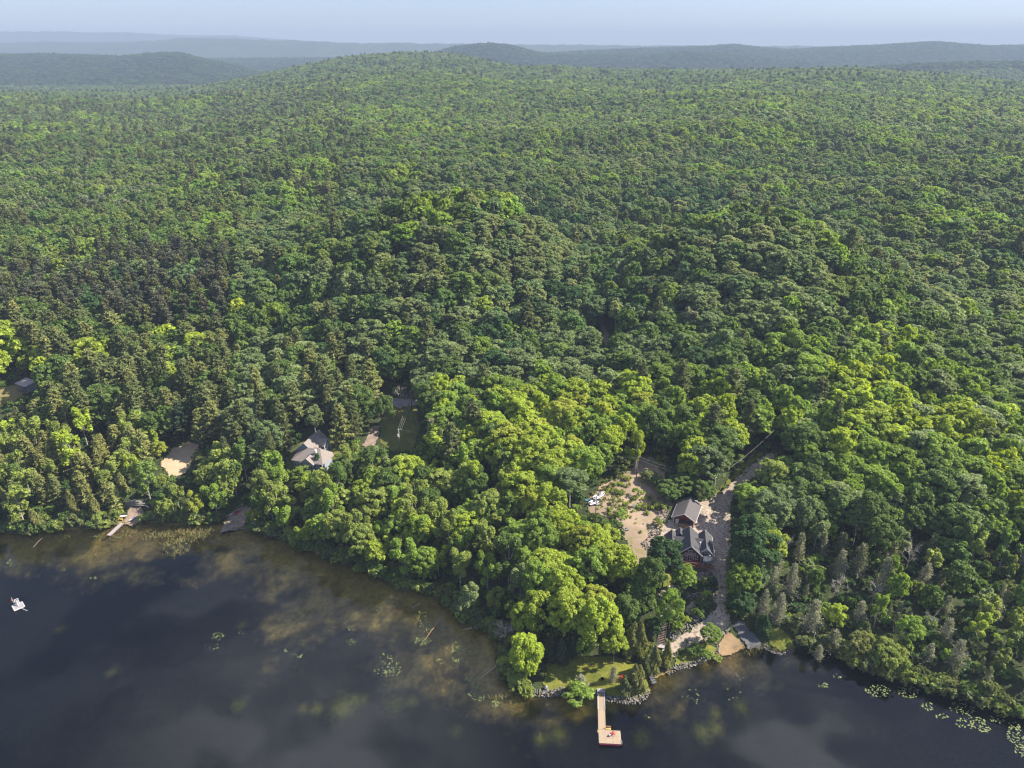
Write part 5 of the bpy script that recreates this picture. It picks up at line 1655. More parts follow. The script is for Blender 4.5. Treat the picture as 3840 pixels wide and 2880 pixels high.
part('roof', [slab([(-.4, 0, 6.3), (4.2, 0, 6.3), (4.8, -4.9, 3.35), (-4.6, -4.9, 3.35)], .15), slab([(-.4, 0, 6.3), (-4.6, -4.9, 3.35), (-4.9, 0, 4.2), (-2.4, .3, 5.6)], .15)], 'rooftan', gh, label='low hipped front roof')
part('roof', [slab([(4.2, 0, 6.3), (1.0, 1.2, 6.2), (6.8, 3.4, 3.7), (8.0, 2.0, 3.4)], .15), slab([(4.2, 0, 6.3), (8.0, 2.0, 3.4), (7.4, -4.6, 3.2), (4.8, -4.9, 3.35)], .15)], 'rooftan', gh, label='low right wing roof')
part('roof', roof_pair(1.8, -5.6, -1.6, 5.35, 2.7, 3.2), 'rooftan', gh, label='front gable roof')
part('roof', roof_pair(6.3, -1.2, 3.3, 6.9, 2.2, 4.9, along='u'), 'rooftan', gh, label='dormer roof')
part('dormer_wall', [(lambda g: (np.stack([g[0][:, 1], g[0][:, 0], g[0][:, 2]], 1), g[1]))(gable_wall(4.4, 8.2, 2.8, 3.0, 5.0, 6.65))], 'bluewall', gh)
dr = lambda a: [(lambda g: (np.stack([g[0][:, 1], g[0][:, 0], g[0][:, 2]], 1), g[1]))(s__) for s__ in a]
part('fascia', rakes(-2.0, -.13, 7.8, 4.1, 4.2, .24) + rakes(1.8, -5.63, 5.35, 2.7, 3.2, .22) + dr(rakes(6.3, 3.34, 6.9, 2.2, 4.9, .26)) + rakes(-2.0, 10.03, 7.8, 4.1, 4.2, .2), 'white', gh)
part('chimney', box(3.3, -1.6, 5.5, .55, .75, 2.6), 'white', gh)
part('dormer_post', [box(3.2, v_, 3.0, .16, .16, 4.0) for v_ in (4.4, 6.3, 8.2)], 'white', gh)
for a, b, c, d in ((-.1, .75, 1.0, 2.6), (.95, 1.75, 1.0, 2.6), (1.95, 2.75, 1.0, 2.6), (2.95, 3.75, 1.0, 2.6), (.35, 1.1, 2.8, 3.6), (1.25, 1.85, 2.8, 4.2), (1.95, 2.55, 2.8, 4.2), (2.7, 3.4, 2.8, 3.6)):
    window(gh, a, b, c, d, -5.2, 1)
for a in (-3.6, -2.4, -1.4): window(gh, a, a + .8, 1.0, 2.5, -4.5, 1)
window(gh, 5.0, 6.1, 4.6, 5.8, 2.9, 2, along='v', sign=1); window(gh, 6.5, 7.6, 4.6, 5.8, 2.9, 2, along='v', sign=1)
x, y, z = ground(1068, 1725)
t = thing('garden_bench', 'pale low bench on the grass left of the grey house', 'bench', (x, y, z), .3)
part('seat', box(0, 0, .45, 2.0, .6, .1), 'palegrey', t)
for s in (-.8, .8): part('leg', box(s, 0, .2, .1, .5, .42), 'palegrey', t)

# ------------------------------------------------------------------ the wooden shed at the left edge
x, y, z = ground(104, 1462)
sh_ = thing('shed', 'weathered open sided shed with pale grey roof at the left edge', 'shed', (x, y, z), math.radians(-28))
part('roof', [slab([(-3.6, -2.4, 3.0), (3.6, -2.4, 3.0), (3.6, 2.4, 3.7), (-3.6, 2.4, 3.7)], .15)], 'greywood', sh_)
part('wall', [box(1.0, 1.9, 1.5, 4.6, .15, 3.4), box(3.2, 0, 1.4, .15, 3.9, 3.0)], 'greywood', sh_)
for a in (-3.2, -1.6, 0, 1.6): part('post', box(a, -2.0, 1.3, .2, .2, 3.2), 'greywood', sh_)
part('floor', box(0, 0, .1, 7, 4.6, .3), 'stair', sh_)

# ------------------------------------------------------------------ stones
def stone_mesh(seed):
    rg = np.random.default_rng(seed)
    import bmesh
    bm = bmesh.new()
    for p in unit(rg.normal(size=(13, 3))) * rg.uniform(.8, 1.05, (13, 1)) * np.array([.55, .45, .36]): bm.verts.new(p)
    bmesh.ops.convex_hull(bm, input=bm.verts)
    loose = [v for v in bm.verts if not v.link_faces]
    for v in loose: bm.verts.remove(v)
    me = bpy.data.meshes.new('stone'); bm.to_mesh(me); bm.free(); me.materials.append(STONE)
    return me


STONES = [stone_mesh(k) for k in range(7)]


def rocks(name, label, pts, cat, s=(.5, .9), n=None, width=1.2, rows_=2, sink=.1, step=.55, lift=.3, group=None):
    """stones piled along a line of world points, each its own part"""
    pts = [np.asarray(p, float) for p in pts]
    P2 = np.array([p[:2] for p in pts]); seg = np.linalg.norm(np.diff(P2, axis=0), axis=1); tot = seg.sum(); cs = np.concatenate([[0], np.cumsum(seg)])
    root = thing(name, label, cat, (pts[0][0], pts[0][1], H1(*P2[0])), group=group)
    base = np.array(root.location)
    k = 0
    for r_ in range(rows_):
        d = rnd.random() * step
        while d < tot and k < 300:
            i = min(int(np.searchsorted(cs, d, 'right')) - 1, len(seg) - 1); tt = (d - cs[i]) / seg[i]
            q = P2[i] * (1 - tt) + P2[i + 1] * tt; nrm = np.array([-(P2[i + 1] - P2[i])[1], (P2[i + 1] - P2[i])[0]]) / seg[i]
            q = q + nrm * (width * (r_ + .5) / rows_ - width / 2 + rnd.gauss(0, .12))
            sz = rnd.uniform(*s)
            z = max(H1(*q), -.05) + sz * .2 - sink + rnd.uniform(0, lift)
            put('stone', STONES[rnd.randrange(7)], root, (q[0] - base[0], q[1] - base[1], z - base[2])).rotation_euler = (rnd.uniform(-.5, .5), rnd.uniform(-.5, .5), rnd.random() * 6)
            root.children[-1].scale = (sz * rnd.uniform(.8, 1.3), sz * rnd.uniform(.8, 1.2), sz * rnd.uniform(.7, 1.1))
            k += 1
            d += step * rnd.uniform(.75, 1.25)
    return root


W = lambda L_, z=0.3: [at_z(a, b, z) for a, b in L_]
rocks('stone_bank', 'rubble stone bank along the left half of the lawn shore', W([(1990, 2592), (2030, 2602), (2070, 2600), (2120, 2590)]), 'stone wall', (.45, .85), width=1.7, rows_=4)
rocks('stone_bank', 'grey stone bank round the lawn point beside the dock', W([(2222, 2606), (2250, 2612), (2290, 2622), (2340, 2628), (2385, 2628), (2415, 2610), (2432, 2588)]), 'stone wall', (.4, .8), width=1.5, rows_=4)
rocks('stone_bank', 'stone bank below the grass beside the beach', W([(2500, 2522), (2540, 2502), (2590, 2494), (2640, 2470), (2676, 2462)]), 'stone wall', (.5, .95), width=1.3, rows_=3)
rocks('stone_bank', 'stones between the small lawn and the sandy beach', W([(2680, 2458), (2696, 2440), (2690, 2428), (2680, 2420)], .6), 'stone wall', (.5, .9), width=1.0, rows_=2)
rocks('stone_edging', 'curved line of small stones round the grass bank at right', W([(2866, 2424), (2890, 2442), (2920, 2450), (2950, 2448), (2975, 2438)]), 'stone edging', (.3, .6), width=.8, rows_=2, step=.42)
rocks('retaining_wall', 'rubble retaining wall right of the timber stairs', [ground(*p) for p in [(2516, 2400), (2545, 2372), (2580, 2345), (2612, 2325), (2640, 2308)]], 'stone wall', (.5, 1.0), width=2.0, rows_=4, lift=.6)
rocks('retaining_wall', 'upper rubble wall of the terrace garden below the house', [ground(*p) for p in [(2582, 2246), (2606, 2238), (2632, 2230), (2664, 2212)]], 'stone wall', (.5, .95), width=1.6, rows_=3, lift=.5)
rocks('retaining_wall', 'stones holding the garden path at the top of the stairs', [ground(*p) for p in [(2470, 2252), (2478, 2262), (2490, 2268)]], 'stone wall', (.5, .9), width=1.2, rows_=3)
rocks('rubble_pile', 'rubble ridge of pale stones between clearing and garage', [ground(*p) for p in [(2508, 1885), (2490, 1920), (2470, 1965), (2452, 2000), (2442, 2035)]], 'rubble', (.4, .9), width=3.0, rows_=6, step=.75, lift=.5)
rocks('rubble_pile', 'rubble pile at the lower end of the clearing by the house', [ground(*p) for p in [(2412, 2034), (2428, 2050), (2436, 2066)]], 'rubble', (.5, .9), width=1.6, rows_=4, lift=.5)
rocks('rubble_pile', 'broken pale rock in the middle of the clearing', [ground(*p) for p in [(2322, 1978), (2336, 1985), (2350, 1992)]], 'rubble', (.6, 1.3), width=2.0, rows_=3, step=.8)
for k, (a, b, s__, lb) in enumerate([(2361, 1902, 1.6, 'rounded pale boulder in the clearing, left of three'), (2383, 1902, 2.3, 'grey angular boulder in the clearing, middle of three'), (2396, 1895, 1.7, 'pale boulder in the clearing, right of three'),
                                     (2417, 1915, 1.2, 'low pale boulder beside the clearing track'), (2398, 1858, 1.0, 'small boulder by the brush in the clearing'), (2415, 1965, .9, 'small pale boulder at the edge of the clearing track')]):
    g = ground(a, b)
    o = put('boulder', STONES[k], None, (g[0], g[1], g[2] + .15 * s__), scale=(s__, s__ * .9, s__), label=lb, category='boulder', group='boulders in the clearing')
BL = ['first', 'second', 'third', 'fourth', 'fifth', 'sixth']
for k, (a, b) in enumerate([(2703, 2383), (2712, 2374), (2723, 2367), (2732, 2359), (2739, 2352), (2747, 2346)]):
    g = ground(a, b)
    put('boulder', STONES[k], None, (g[0], g[1], g[2] + .2), rotz=k * 1.3, scale=(1.15 - .05 * k, 1.0, 1.0), label=f'pale squared boulder between beach and driveway, {BL[k]} from the small lawn', category='boulder', group='boulders along the top of the beach')
rocks('shore_stones', 'row of pale stones at the waterline of the little beach', W([(866, 1977), (880, 1980), (900, 1982), (915, 1984), (932, 1986)]), 'stones', (.5, .95), width=.9, rows_=2, step=.8)
for k, (a, b, lb) in enumerate([(822, 1950, 'pale round stone left of the white canoe, nearer the water'), (831, 1945, 'pale round stone touching the end of the white canoe')]):
    g = ground(a, b); put('boulder', STONES[k + 2], None, (g[0], g[1], g[2] + .2), scale=(.9, .9, .8), label=lb, category='boulder')
g = ground(508, 1886)
o = put('rock_slab', STONES[3], None, (g[0], g[1], g[2] + .1), scale=(7.5, 5.5, 2.2), label='broad pale rock outcrop above the old grey dock', category='rock')

# stone steps into the water beside the point
st = thing('stone_steps', 'grey stone steps going down to the water beside the lawn point', 'steps', tuple(at_z(2440, 2535, 1.0)), .25)
for k in range(4):
    part('step', box(.05 * k, -.58 * k, .3 - .24 * k, 1.15, .7, .3, .06 * ((k * 7) % 3 - 1)), 'ramp', st)  # shade on the steps comes from the darkened ramp grey

# timber stairs up the bank
a, b = ground(2478, 2416), ground(2488, 2338)
b[2] = a[2] + 3.0
dirv = (b - a)[:2]; Ls = np.linalg.norm(dirv); rz = math.atan2(dirv[1], dirv[0]) - math.pi / 2
stt = thing('timber_stairs', 'steep dark timber stairs up the bank below the house', 'stairs', tuple(a), rz)
NS = 13
for k in range(NS):
    part('step', box(0, Ls * (k + .5) / NS, .22 + 2.9 * k / NS, 1.7, Ls / NS * .95, .12), 'stair', stt)
    part('riser', box(0, Ls * k / NS + .02, .11 + 2.9 * k / NS, 1.68, .04, .2), 'darkgap', stt)
for s in (-1, 1):
    part('stringer', bar((s * .9, -.1, .05), (s * .9, Ls, 3.05), .1, .35), 'stair', stt)
part('landing', box(0, -.7, .05, 2.0, 1.2, .14), 'greywood', stt)

# ------------------------------------------------------------------ the dock
TL, TR_, BR_, BL_ = (at_z(*p, .6) for p in ((2245, 2737), (2327, 2741), (2328, 2793), (2246, 2785)))
ctr = (TL + TR_ + BR_ + BL_) / 4
rz = math.atan2(TR_[1] - TL[1], TR_[0] - TL[0])
pw = (np.linalg.norm(TR_ - TL) + np.linalg.norm(BR_ - BL_)) / 2; ph = (np.linalg.norm(TL - BL_) + np.linalg.norm(TR_ - BR_)) / 2
dock = thing('dock', 'pale wooden L shaped dock with square end platform', 'dock', (ctr[0], ctr[1], 0), rz)
npk = 11
pm = mesh_fast('plank', *box(0, 0, 0, pw, ph / npk - .025, .06), [MAT['dockwood']])
for k in range(npk):
    put('plank', pm, dock, (rnd.gauss(0, .01), -ph / 2 + ph * (k + .5) / npk, .62 + rnd.gauss(0, .004)))
part('platform_frame', [box(0, 0, .47, pw - .1, ph - .1, .22)], 'greywood', dock)
part('float', [box(0, -ph / 2 + .05, .18, pw - .05, .5, .62), box(0, ph / 2 - .3, .12, pw - .1, .5, .55)], 'maroon', dock)
for s in (-1, 1): part('bumper', box(s * (pw / 2 - .02), 0, .5, .1, ph - .1, .24), 'white', dock)
part('mooring_post', box(-pw / 2 - .12, ph / 2 - .45, .62, .18, .7, .3), 'orangewood', dock)
inv = lambda p: np.array([(p[0] - ctr[0]) * math.cos(-rz) - (p[1] - ctr[1]) * math.sin(-rz), (p[0] - ctr[0]) * math.sin(-rz) + (p[1] - ctr[1]) * math.cos(-rz), p[2]])
wa, wb = inv(at_z(2257.5, 2737, .62)), inv(at_z(2254, 2590, 1.15))
wdir = (wb - wa)[:2]; wl = np.linalg.norm(wdir); wang = math.atan2(wdir[1], wdir[0]) - math.pi / 2
ww = 1.52
for k in range(42):
    tt = (k + .5) / 42
    if tt > .93: break
    q = wa * (1 - tt) + wb * tt
    zz = .63 if tt < .52 else .63 + (tt - .52) / .48 * .55
    put('plank', bpy.data.meshes.get('walkway_plank') or mesh_fast('walkway_plank', *box(0, 0, 0, ww, wl / 42 - .02, .06), [MAT['dockwood']]), dock, (q[0], q[1], zz), wang)
mid = wa * .48 + wb * .52; mid[2] = .5; e0 = wa.copy(); e0[2] = .5
nv = np.array([math.cos(wang), math.sin(wang), 0])
part('walkway_frame', [bar(e0 + nv * s * (ww / 2 + .03), mid + nv * s * (ww / 2 + .03), .08, .3) for s in (-1, 1)], 'dockwood', dock)
top = wb.copy(); top[2] = 1.1
part('gangway_rail', [bar(mid + nv * s * (ww / 2 + .03) + np.array([0, 0, .15]), top + nv * s * (ww / 2 + .03), .1, .3) for s in (-1, 1)], 'whiteplastic', dock)
part('shore_block', [box(wb[0], wb[1], .85, 1.8, 1.15, .8, wang)], 'palegrey', dock)
fr = []
q = wb * .88 + wa * .12
for s in (-.6, 0, .6): fr.append(bar(q + nv * s + np.array([0, -.3, 1.28 - q[2]]), q + nv * s + np.array([0, .45, 1.34 - q[2]]), .05))
for dy in (-.3, .45): fr.append(bar(q + nv * -.7 + np.array([0, dy, 1.30 - q[2]]), q + nv * .7 + np.array([0, dy, 1.30 - q[2]]), .05))
part('gangway_hinge', fr, 'black', dock)
part('swim_ladder', [bar((pw / 2 + .12, -ph / 2 + .4 + d, .9), (pw / 2 + .45, -ph / 2 + .4 + d, -.4), .06) for d in (0, .5)] + [bar((pw / 2 + .12 + .09 * k, -ph / 2 + .4, .8 - .35 * k), (pw / 2 + .12 + .09 * k, -ph / 2 + .9, .8 - .35 * k), .06) for k in range(4)], 'steel', dock)
x, y = at_z(2281, 2731, .9)[:2]
t = thing('dock_bench', 'small yellow wooden bench at the inner corner of the dock', 'bench', (x, y, .25), rz)
part('seat', box(0, 0, .5, 1.2, .45, .07), 'yellowwood', t); part('backrest', box(0, .25, .85, 1.2, .06, .4), 'yellowwood', t)
for s in (-.5, .5):
    part('leg', box(s, .15, .2, .09, .09, .6), 'yellowwood', t); part('leg', box(s, -.17, .2, .09, .09, .6), 'yellowwood', t)
x, y = at_z(2298, 2754, .65)[:2]
lawn_chair('dock_chair', 'red slatted chair alone on the dock platform', (x, y, .65), -2.4, 'redplastic')
x, y = at_z(2287, 2760, .65)[:2]
t = thing('side_table', 'little grey table beside the red chair on the dock', 'table', (x, y, .65), .4)
part('table_top', box(0, 0, .42, .5, .4, .04), 'greywood', t)
for s in (-1, 1):
    for s2 in (-1, 1): part('leg', box(s * .2, s2 * .15, .2, .05, .05, .4), 'greywood', t)
for (a, b, lb) in ((2333, 2544, 'red slatted lawn chair, the farther of two beside the cedar'), (2332, 2554, 'red slatted lawn chair, the nearer of two beside the cedar')):
    g = ground(a, b)
    lawn_chair('lawn_chair', lb, (g[0], g[1], g[2] + .06), 1.9, 'redplastic', group='red chairs on the lawn')
g = ground(2259, 2549)
t = thing('fire_pit', 'small dark fire pit bowl on the sunlit lawn', 'fire pit', (g[0], g[1], g[2] + .08))
part('bowl', tube([(0, 0, .02), (0, 0, .12), (0, 0, .34), (0, 0, .34), (0, 0, .15)], [.3, .42, .5, .44, .34], 10), 'black', t); part('ash', cyl((0, 0, .12), (0, 0, .2), .36, 10), 'palegrey', t)
g = ground(2047, 2582)
t = thing('garden_ornament', 'grey bell shaped ornament with a spike near the lawn shore', 'ornament', (g[0], g[1], g[2] + .06))
part('bell', tube([(0, 0, 0), (0, 0, .35), (0, 0, .75), (0, 0, .95)], [.5, .46, .28, .05], 10), 'steel', t, True); part('spike', cyl((0, 0, .9), (0, 0, 1.45), .04, 6), 'steel', t)

# ------------------------------------------------------------------ the swim raft
rc = [at_z(20 + a * .06028, 2220 + b * .06028, .35) for a, b in ((390, 885), (1030, 610), (1225, 890), (595, 1170))]
cc = sum(rc) / 4; rz = math.atan2((rc[1] - rc[0])[1], (rc[1] - rc[0])[0])
rw = (np.linalg.norm(rc[1] - rc[0]) + np.linalg.norm(rc[2] - rc[3])) / 2; rh = (np.linalg.norm(rc[3] - rc[0]) + np.linalg.norm(rc[2] - rc[1])) / 2
raft = thing('swim_raft', 'square pale swimming raft anchored alone on the lake', 'raft', (cc[0], cc[1], 0), rz)
part('deck', box(0, 0, .33, rw, rh, .12), 'palegrey', raft)
part('edge_trim', [box(0, s * rh / 2, .36, rw + .1, .12, .14) for s in (-1, 1)] + [box(s * rw / 2, 0, .36, .12, rh, .14) for s in (-1, 1)], 'whiteplastic', raft)
part('float', [box(s * rw * .3, 0, .05, rw * .25, rh * .95, .45) for s in (-1, 1)], 'black', raft)
ld = part('ladder_frame', [bar((s * .45 + .1, rh * .28, .35), (s * .45 + .1, rh * .45, 2.0), .1) for s in (-1, 1)] + [box(.1, rh * .45, 2.0, 1.0, .1, .1)], 'whiteplastic', raft)
for k in range(3): part('rung', box(.1, rh * (.32 + .045 * k), .75 + .42 * k, .8, .1, .1), 'whiteplastic', ld)
part('flag_pole', cyl((-.55, rh * .45, .3), (-.75, rh * .45, 3.1), .05, 6), 'whiteplastic', raft)
part('flag', [box(-.85, rh * .45, 2.2, .3, .04, .5)], 'redplastic', raft)
part('slide', [slab([(-.1, rh * .3, 1.6), (.3, rh * .3, 1.6), (.3, -rh * .1, .42), (-.1, -rh * .1, .42)], .06)], 'palegrey', raft)
part('boarding_ramp', [bar((.35, -rh / 2, .3), (1.2, -rh / 2 - 1.7, -.02), .16, .08), box(1.2, -rh / 2 - 1.7, .0, .3, .35, .1, .4)], 'steel', raft)

# ------------------------------------------------------------------ boats
def hull(L_, W_, D_, deck=True, seg=13, blunt=.75):
    """open hull: outer shell, rim and inner floor as one grid of cross sections, keel along +x"""
    vs = []
    for i in range(seg):
        u = i / (seg - 1)
        b = (W_ / 2) * (min(1, blunt + u * 2.0) if u < .5 else max(0.02, (1 - ((u - .5) / .5) ** 2.4)))
        x = L_ * (u - .5); rise = D_ * .35 * max(0, (u - .6) / .4) ** 2
        zk = rise; zg = D_ + rise * .6
        sec = [(-b, zg), (-b * .93, zk + D_ * .45), (-b * .55, zk + .06), (0, zk), (b * .55, zk + .06), (b * .93, zk + D_ * .45), (b, zg), (b * .86, zg), (b * .6, zk + D_ * .3), (-b * .6, zk + D_ * .3), (-b * .86, zg)]
        vs += [(x, y, z) for y, z in sec]
    n = 11
    f = [[i * n + j, (i + 1) * n + j, (i + 1) * n + (j + 1) % n, i * n + (j + 1) % n] for i in range(seg - 1) for j in range(n)]
    f += [[0, 10, 9, 1], [1, 9, 3, 2], [3, 8, 5, 4], [8, 7, 6, 5]]
    return np.array(vs, float), np.array(f)


def board(L_, W_, T_, mat, name, label, cat, loc, rz, tilt=(0, 0), extra=None):
    """a closed canoe, kayak or paddle board shape"""
    p = np.linspace(-.5, .5, 13)
    b = W_ / 2 * np.clip(1 - (np.abs(p) * 2) ** 2.6, .02, 1)
    rocker = T_ * .9 * (np.abs(p) * 2) ** 3
    v, f = [], []
    seg = 8; th = np.arange(seg) * TAU / seg
    for i in range(13):
        for a in th: v.append((p[i] * L_, b[i] * math.cos(a), T_ / 2 + rocker[i] + T_ / 2 * math.sin(a) * (.35 + .65 * b[i] / (W_ / 2))))
    for i in range(12):
        for j in range(seg): f.append((i * seg + j, (i + 1) * seg + j, (i + 1) * seg + (j + 1) % seg, i * seg + (j + 1) % seg))
    v, f = cap(np.array(v), np.array(f), seg)
    t = thing(name, label, cat, loc, rz)
    o = part('hull', (v, f), mat, t, True)
    o.rotation_euler = (tilt[0], tilt[1], 0)
    return t


E_MOTOR = lambda t, x, z: part('outboard_motor', [box(x, 0, z + .35, .35, .32, .5), box(x - .02, 0, z - .35, .16, .14, .9)], 'black', t)


def fishing_boat(label, loc, rz, L_=4.6, tr=True, blue=False):
    t = thing('fishing_boat', label, 'boat', loc, rz)
    h = part('hull', hull(L_, 1.75, .7), 'whiteplastic', t, True)
    h.location = (0, 0, .55 if tr else .1)
    z0 = .55 if tr else .1
    for x in (-1.2, .2, 1.1): part('bench', box(x, 0, z0 + .5, .32, 1.25, .06), 'palegrey', t)
    part('console', [box(.3, .35, z0 + .75, .5, .5, .6)], 'palegrey', t)
    part('windscreen', [box(.62, .35, z0 + 1.1, .05, .6, .3)], 'glass', t)
    E_MOTOR(t, -L_ / 2 - .1, z0 + .45)
    if blue: part('cover', [slab([(L_ * .05, -.7, z0 + .78), (L_ * .38, -.4, z0 + .9), (L_ * .38, .4, z0 + .9), (L_ * .05, .7, z0 + .78)], .06)], 'blueplastic', t)
    if tr:
        part('trailer', [bar((-L_ / 2 + .4, s * .5, .45), (L_ / 2 - .3, s * .3, .45), .1) for s in (-1, 1)] + [bar((L_ / 2 - .4, 0, .45), (L_ / 2 + 1.1, 0, .42), .1), bar((-.8, -1.0, .4), (-.8, 1.0, .4), .1)], 'steel', t)
        for s in (-1, 1): part('wheel', cyl((-.8, s * .92, .32), (-.8, s * 1.12, .32), .32, 10), 'black', t)
    return t


g = ground(2248, 1868); fishing_boat('white boat on a trailer in the clearing, the farther of the two', tuple(g), .75, 5.0)
g = ground(2232, 1886); fishing_boat('white boat lying in the clearing, nearer the dark pole', tuple(g), .62, 4.4, False)
g = ground(2208, 1880); board(2.6, 1.0, .5, 'blueplastic', 'rowing_boat', 'small blue and white upturned boat by the pole', 'boat', (g[0], g[1], g[2] + .1), .2)
g = ground(2243, 1893); board(2.4, .9, .4, 'palegrey', 'dinghy', 'pale grey upturned dinghy beside the nearer white boat', 'boat', (g[0], g[1], g[2] + .1), .35)
g = ground(462, 1942); board(3.4, 1.0, .35, 'whiteplastic', 'rowing_boat', 'white upturned rowing boat in the bushes by the old grey dock', 'boat', (g[0], g[1], g[2] + .5), .12)
g = ground(507, 1945); t = board(4.6, .55, .3, 'whiteplastic', 'canoe', 'slim white canoe standing along the path by the old dock', 'canoe', (g[0], g[1], g[2] + .35), 1.15)
g = ground(850, 1936); board(3.8, .75, .35, 'whiteplastic', 'canoe', 'white canoe lying on the little beach', 'canoe', (g[0], g[1], g[2] + .12), .5)
g = ground(888, 1928); board(3.0, .7, .35, 'redplastic', 'kayak', 'red kayak under the leaning yellow tree on the little beach', 'kayak', (g[0], g[1], g[2] + .12), .85)
g = ground(890, 1922); board(2.8, .7, .35, 'maroon', 'kayak', 'dark red kayak just behind the bright red one', 'kayak', (g[0], g[1], g[2] + .12), .8)

# the old grey dock on the left
a, b = at_z(407, 2008, .5), at_z(458, 1960, .6)
d = b - a; Ld = np.linalg.norm(d[:2]); rz = math.atan2(d[1], d[0]) - math.pi / 2
od = thing('old_dock', 'narrow weathered grey dock slanting from the left shore', 'dock', (a[0], a[1], 0), rz)
npl = 26; opm = mesh_fast('plank', *box(0, 0, 0, 1.3, Ld / npl - .03, .06), [MAT['greywood']])
for k in range(npl): put('plank', opm, od, (0, Ld * (k + .5) / npl, .5), rnd.gauss(0, .01))
part('frame', [box(s * .6, Ld / 2, .33, .1, Ld, .26) for s in (-1, 1)], 'stair', od)
for k in range(3):
    for s in (-1, 1): part('post', box(s * .68, .4 + k * 2.6, .0, .12, .12, 1.3), 'stair', od)
g = ground(452, 1952)
t = thing('wooden_bench', 'yellow wooden bench where the old dock meets the shore', 'bench', (g[0], g[1], g[2] + .05), .2)
part('seat', box(0, 0, .45, 1.5, .5, .08), 'yellowwood', t); part('backrest', box(0, .26, .8, 1.5, .06, .45), 'yellowwood', t)
for s in (-.6, .6): part('leg', box(s, 0, .2, .1, .45, .42), 'yellowwood', t)

# ------------------------------------------------------------------ poles and wires
def pole(px, py, h_, label, mat='polewood', arm=True, lamp=False, group=None, above=0.0):
    g = ground(px, py, above)
    t = thing('utility_pole', label, 'utility pole', tuple(g), .2)
    part('shaft', cyl((0, 0, -.4), (0, 0, h_), .17, 8, .11), mat, t, True)
    if arm: part('crossarm', box(.35, 0, h_ - .25, 1.5, .12, .12), mat, t)
    if lamp: part('transformer', cyl((-.35, 0, h_ - 3.0), (-.35, 0, h_ - 2.1), .28, 8), 'whiteplastic', t)
    return t, g + np.array([0, 0, h_])


p1, t1 = pole(1500, 1687, 8.5, 'pale utility pole with a transformer at the foot of the meadow', 'palepole', True, True)
p2, t2 = pole(2232, 1957, 10.5, 'dark thin pole standing by the boats in the clearing', arm=False)
p3, t3 = pole(2386, 1792, 8.0, 'dark pole at the top of the clearing', 'polewood', True)
p4, t4 = pole(2672, 1876, 8.5, 'grey leaning pole by the grass verge behind the garage', 'palepole', True)
p5, t5 = pole(1154, 1332, 14.5, 'utility pole top showing above the trees behind the grey house', 'palepole', True, True, above=14.5)
p6, t6 = pole(1545, 1540, 8.5, 'utility pole in shade by the gravel road', 'polewood', True)


def wire(label, a, b, sag):
    n = 12
    q = np.array([a * (1 - t) + b * t - np.array([0, 0, sag * 4 * t * (1 - t)]) for t in np.linspace(0, 1, n)])
    o = put('power_line', mesh_fast('power_line', *tube(q, [.028] * n, 4), [MAT['wire']]), label=label, category='power line', group='overhead power lines')


for k, dx in enumerate((-.3, .35, 1.0)):
    wire(['leftmost', 'middle', 'rightmost'][k] + ' of three wires from the meadow pole to the road', t1 + np.array([dx, 0, -.2]), t6 + np.array([dx, 0, -.2]), .9)
wire('single wire from the meadow pole toward the clearing', t1, t3 + np.array([0, 0, -.4]), 3.0)
wire('wire from the top of the clearing to the driveway pole, upper', t3, t4, 1.0)
wire('wire from the top of the clearing to the driveway pole, lower', t3 - np.array([0, 0, 1]), t4 - np.array([0, 0, 1]), 1.0)
e = ground(2890, 1700) + np.array([0, 0, 9.])
wire('wire from the driveway pole to the bend of the driveway', t4, e, 1.2)

# ------------------------------------------------------------------ driftwood, fallen trunks, water plants
def log_(px0, px1, z0, z1, r0, r1, label, twigs=0, name='fallen_trunk', mat='driftwood', bend=.3):
    a, b = at_z(*px0, z0), at_z(*px1, z1)
    m = (a + b) / 2 + np.array([rnd.gauss(0, bend), rnd.gauss(0, bend), bend * .6])
    t = thing(name, label, 'fallen tree', tuple(a))
    part('trunk', tube(np.array([a, m, b]) - a, [r0, (r0 + r1) / 2, r1], 6), mat, t, True)
    if twigs:
        L_ = np.linalg.norm(b - a); sh = []
        for k in range(twigs):
            q = (m + (b - m) * rnd.uniform(-.3, 1)) - a; dv_ = unit(np.array([rnd.gauss(0, 1), rnd.gauss(0, 1), abs(rnd.gauss(.3, .5))]) + (b - a) / L_)
            sh.append(tube([q, q + dv_ * L_ * rnd.uniform(.12, .3)], [r1, r1 * .3], 4))
        part('branch', sh, mat, t)
    return t


log_((1592, 2402), (1640, 2338), .02, .1, .10, .14, 'orange brown sunken trunk lying among pads on the left shallows', 3, mat='wetwood')
log_((1798, 2548), (1885, 2470), .05, .5, .09, .13, 'grey curved trunk in the water left of the lawn', 2)
log_((1735, 2362), (1790, 2352), .15, .6, .10, .07, 'pale fallen branch at the shore below the sage trees', 9)
log_((1545, 2278), (1572, 2258), .05, .1, .09, .06, 'thin sunken stick near the middle shore', 1)
log_((1500, 2172), (1478, 2168), .1, .4, .1, .06, 'forked driftwood at the water in the middle of the left shore', 7)
log_((971, 1992), (942, 1958), .3, 3.4, .16, .10, 'bare leaning trunk of the yellow tree over the little beach', 0, 'leaning_trunk')
log_((560, 1905), (527, 1895), 3.6, 3.0, .08, .06, 'bleached dead branch reaching over the path by the old dock', 5, 'dead_branch')
log_((3590, 2558), (3510, 2556), .05, .3, .06, .05, 'thin pale stick reaching over the water on the right shore', 0)
log_((125, 2052), (158, 2018), .0, .05, .12, .08, 'dark sunken log near the far left shore', 0, mat='stair')

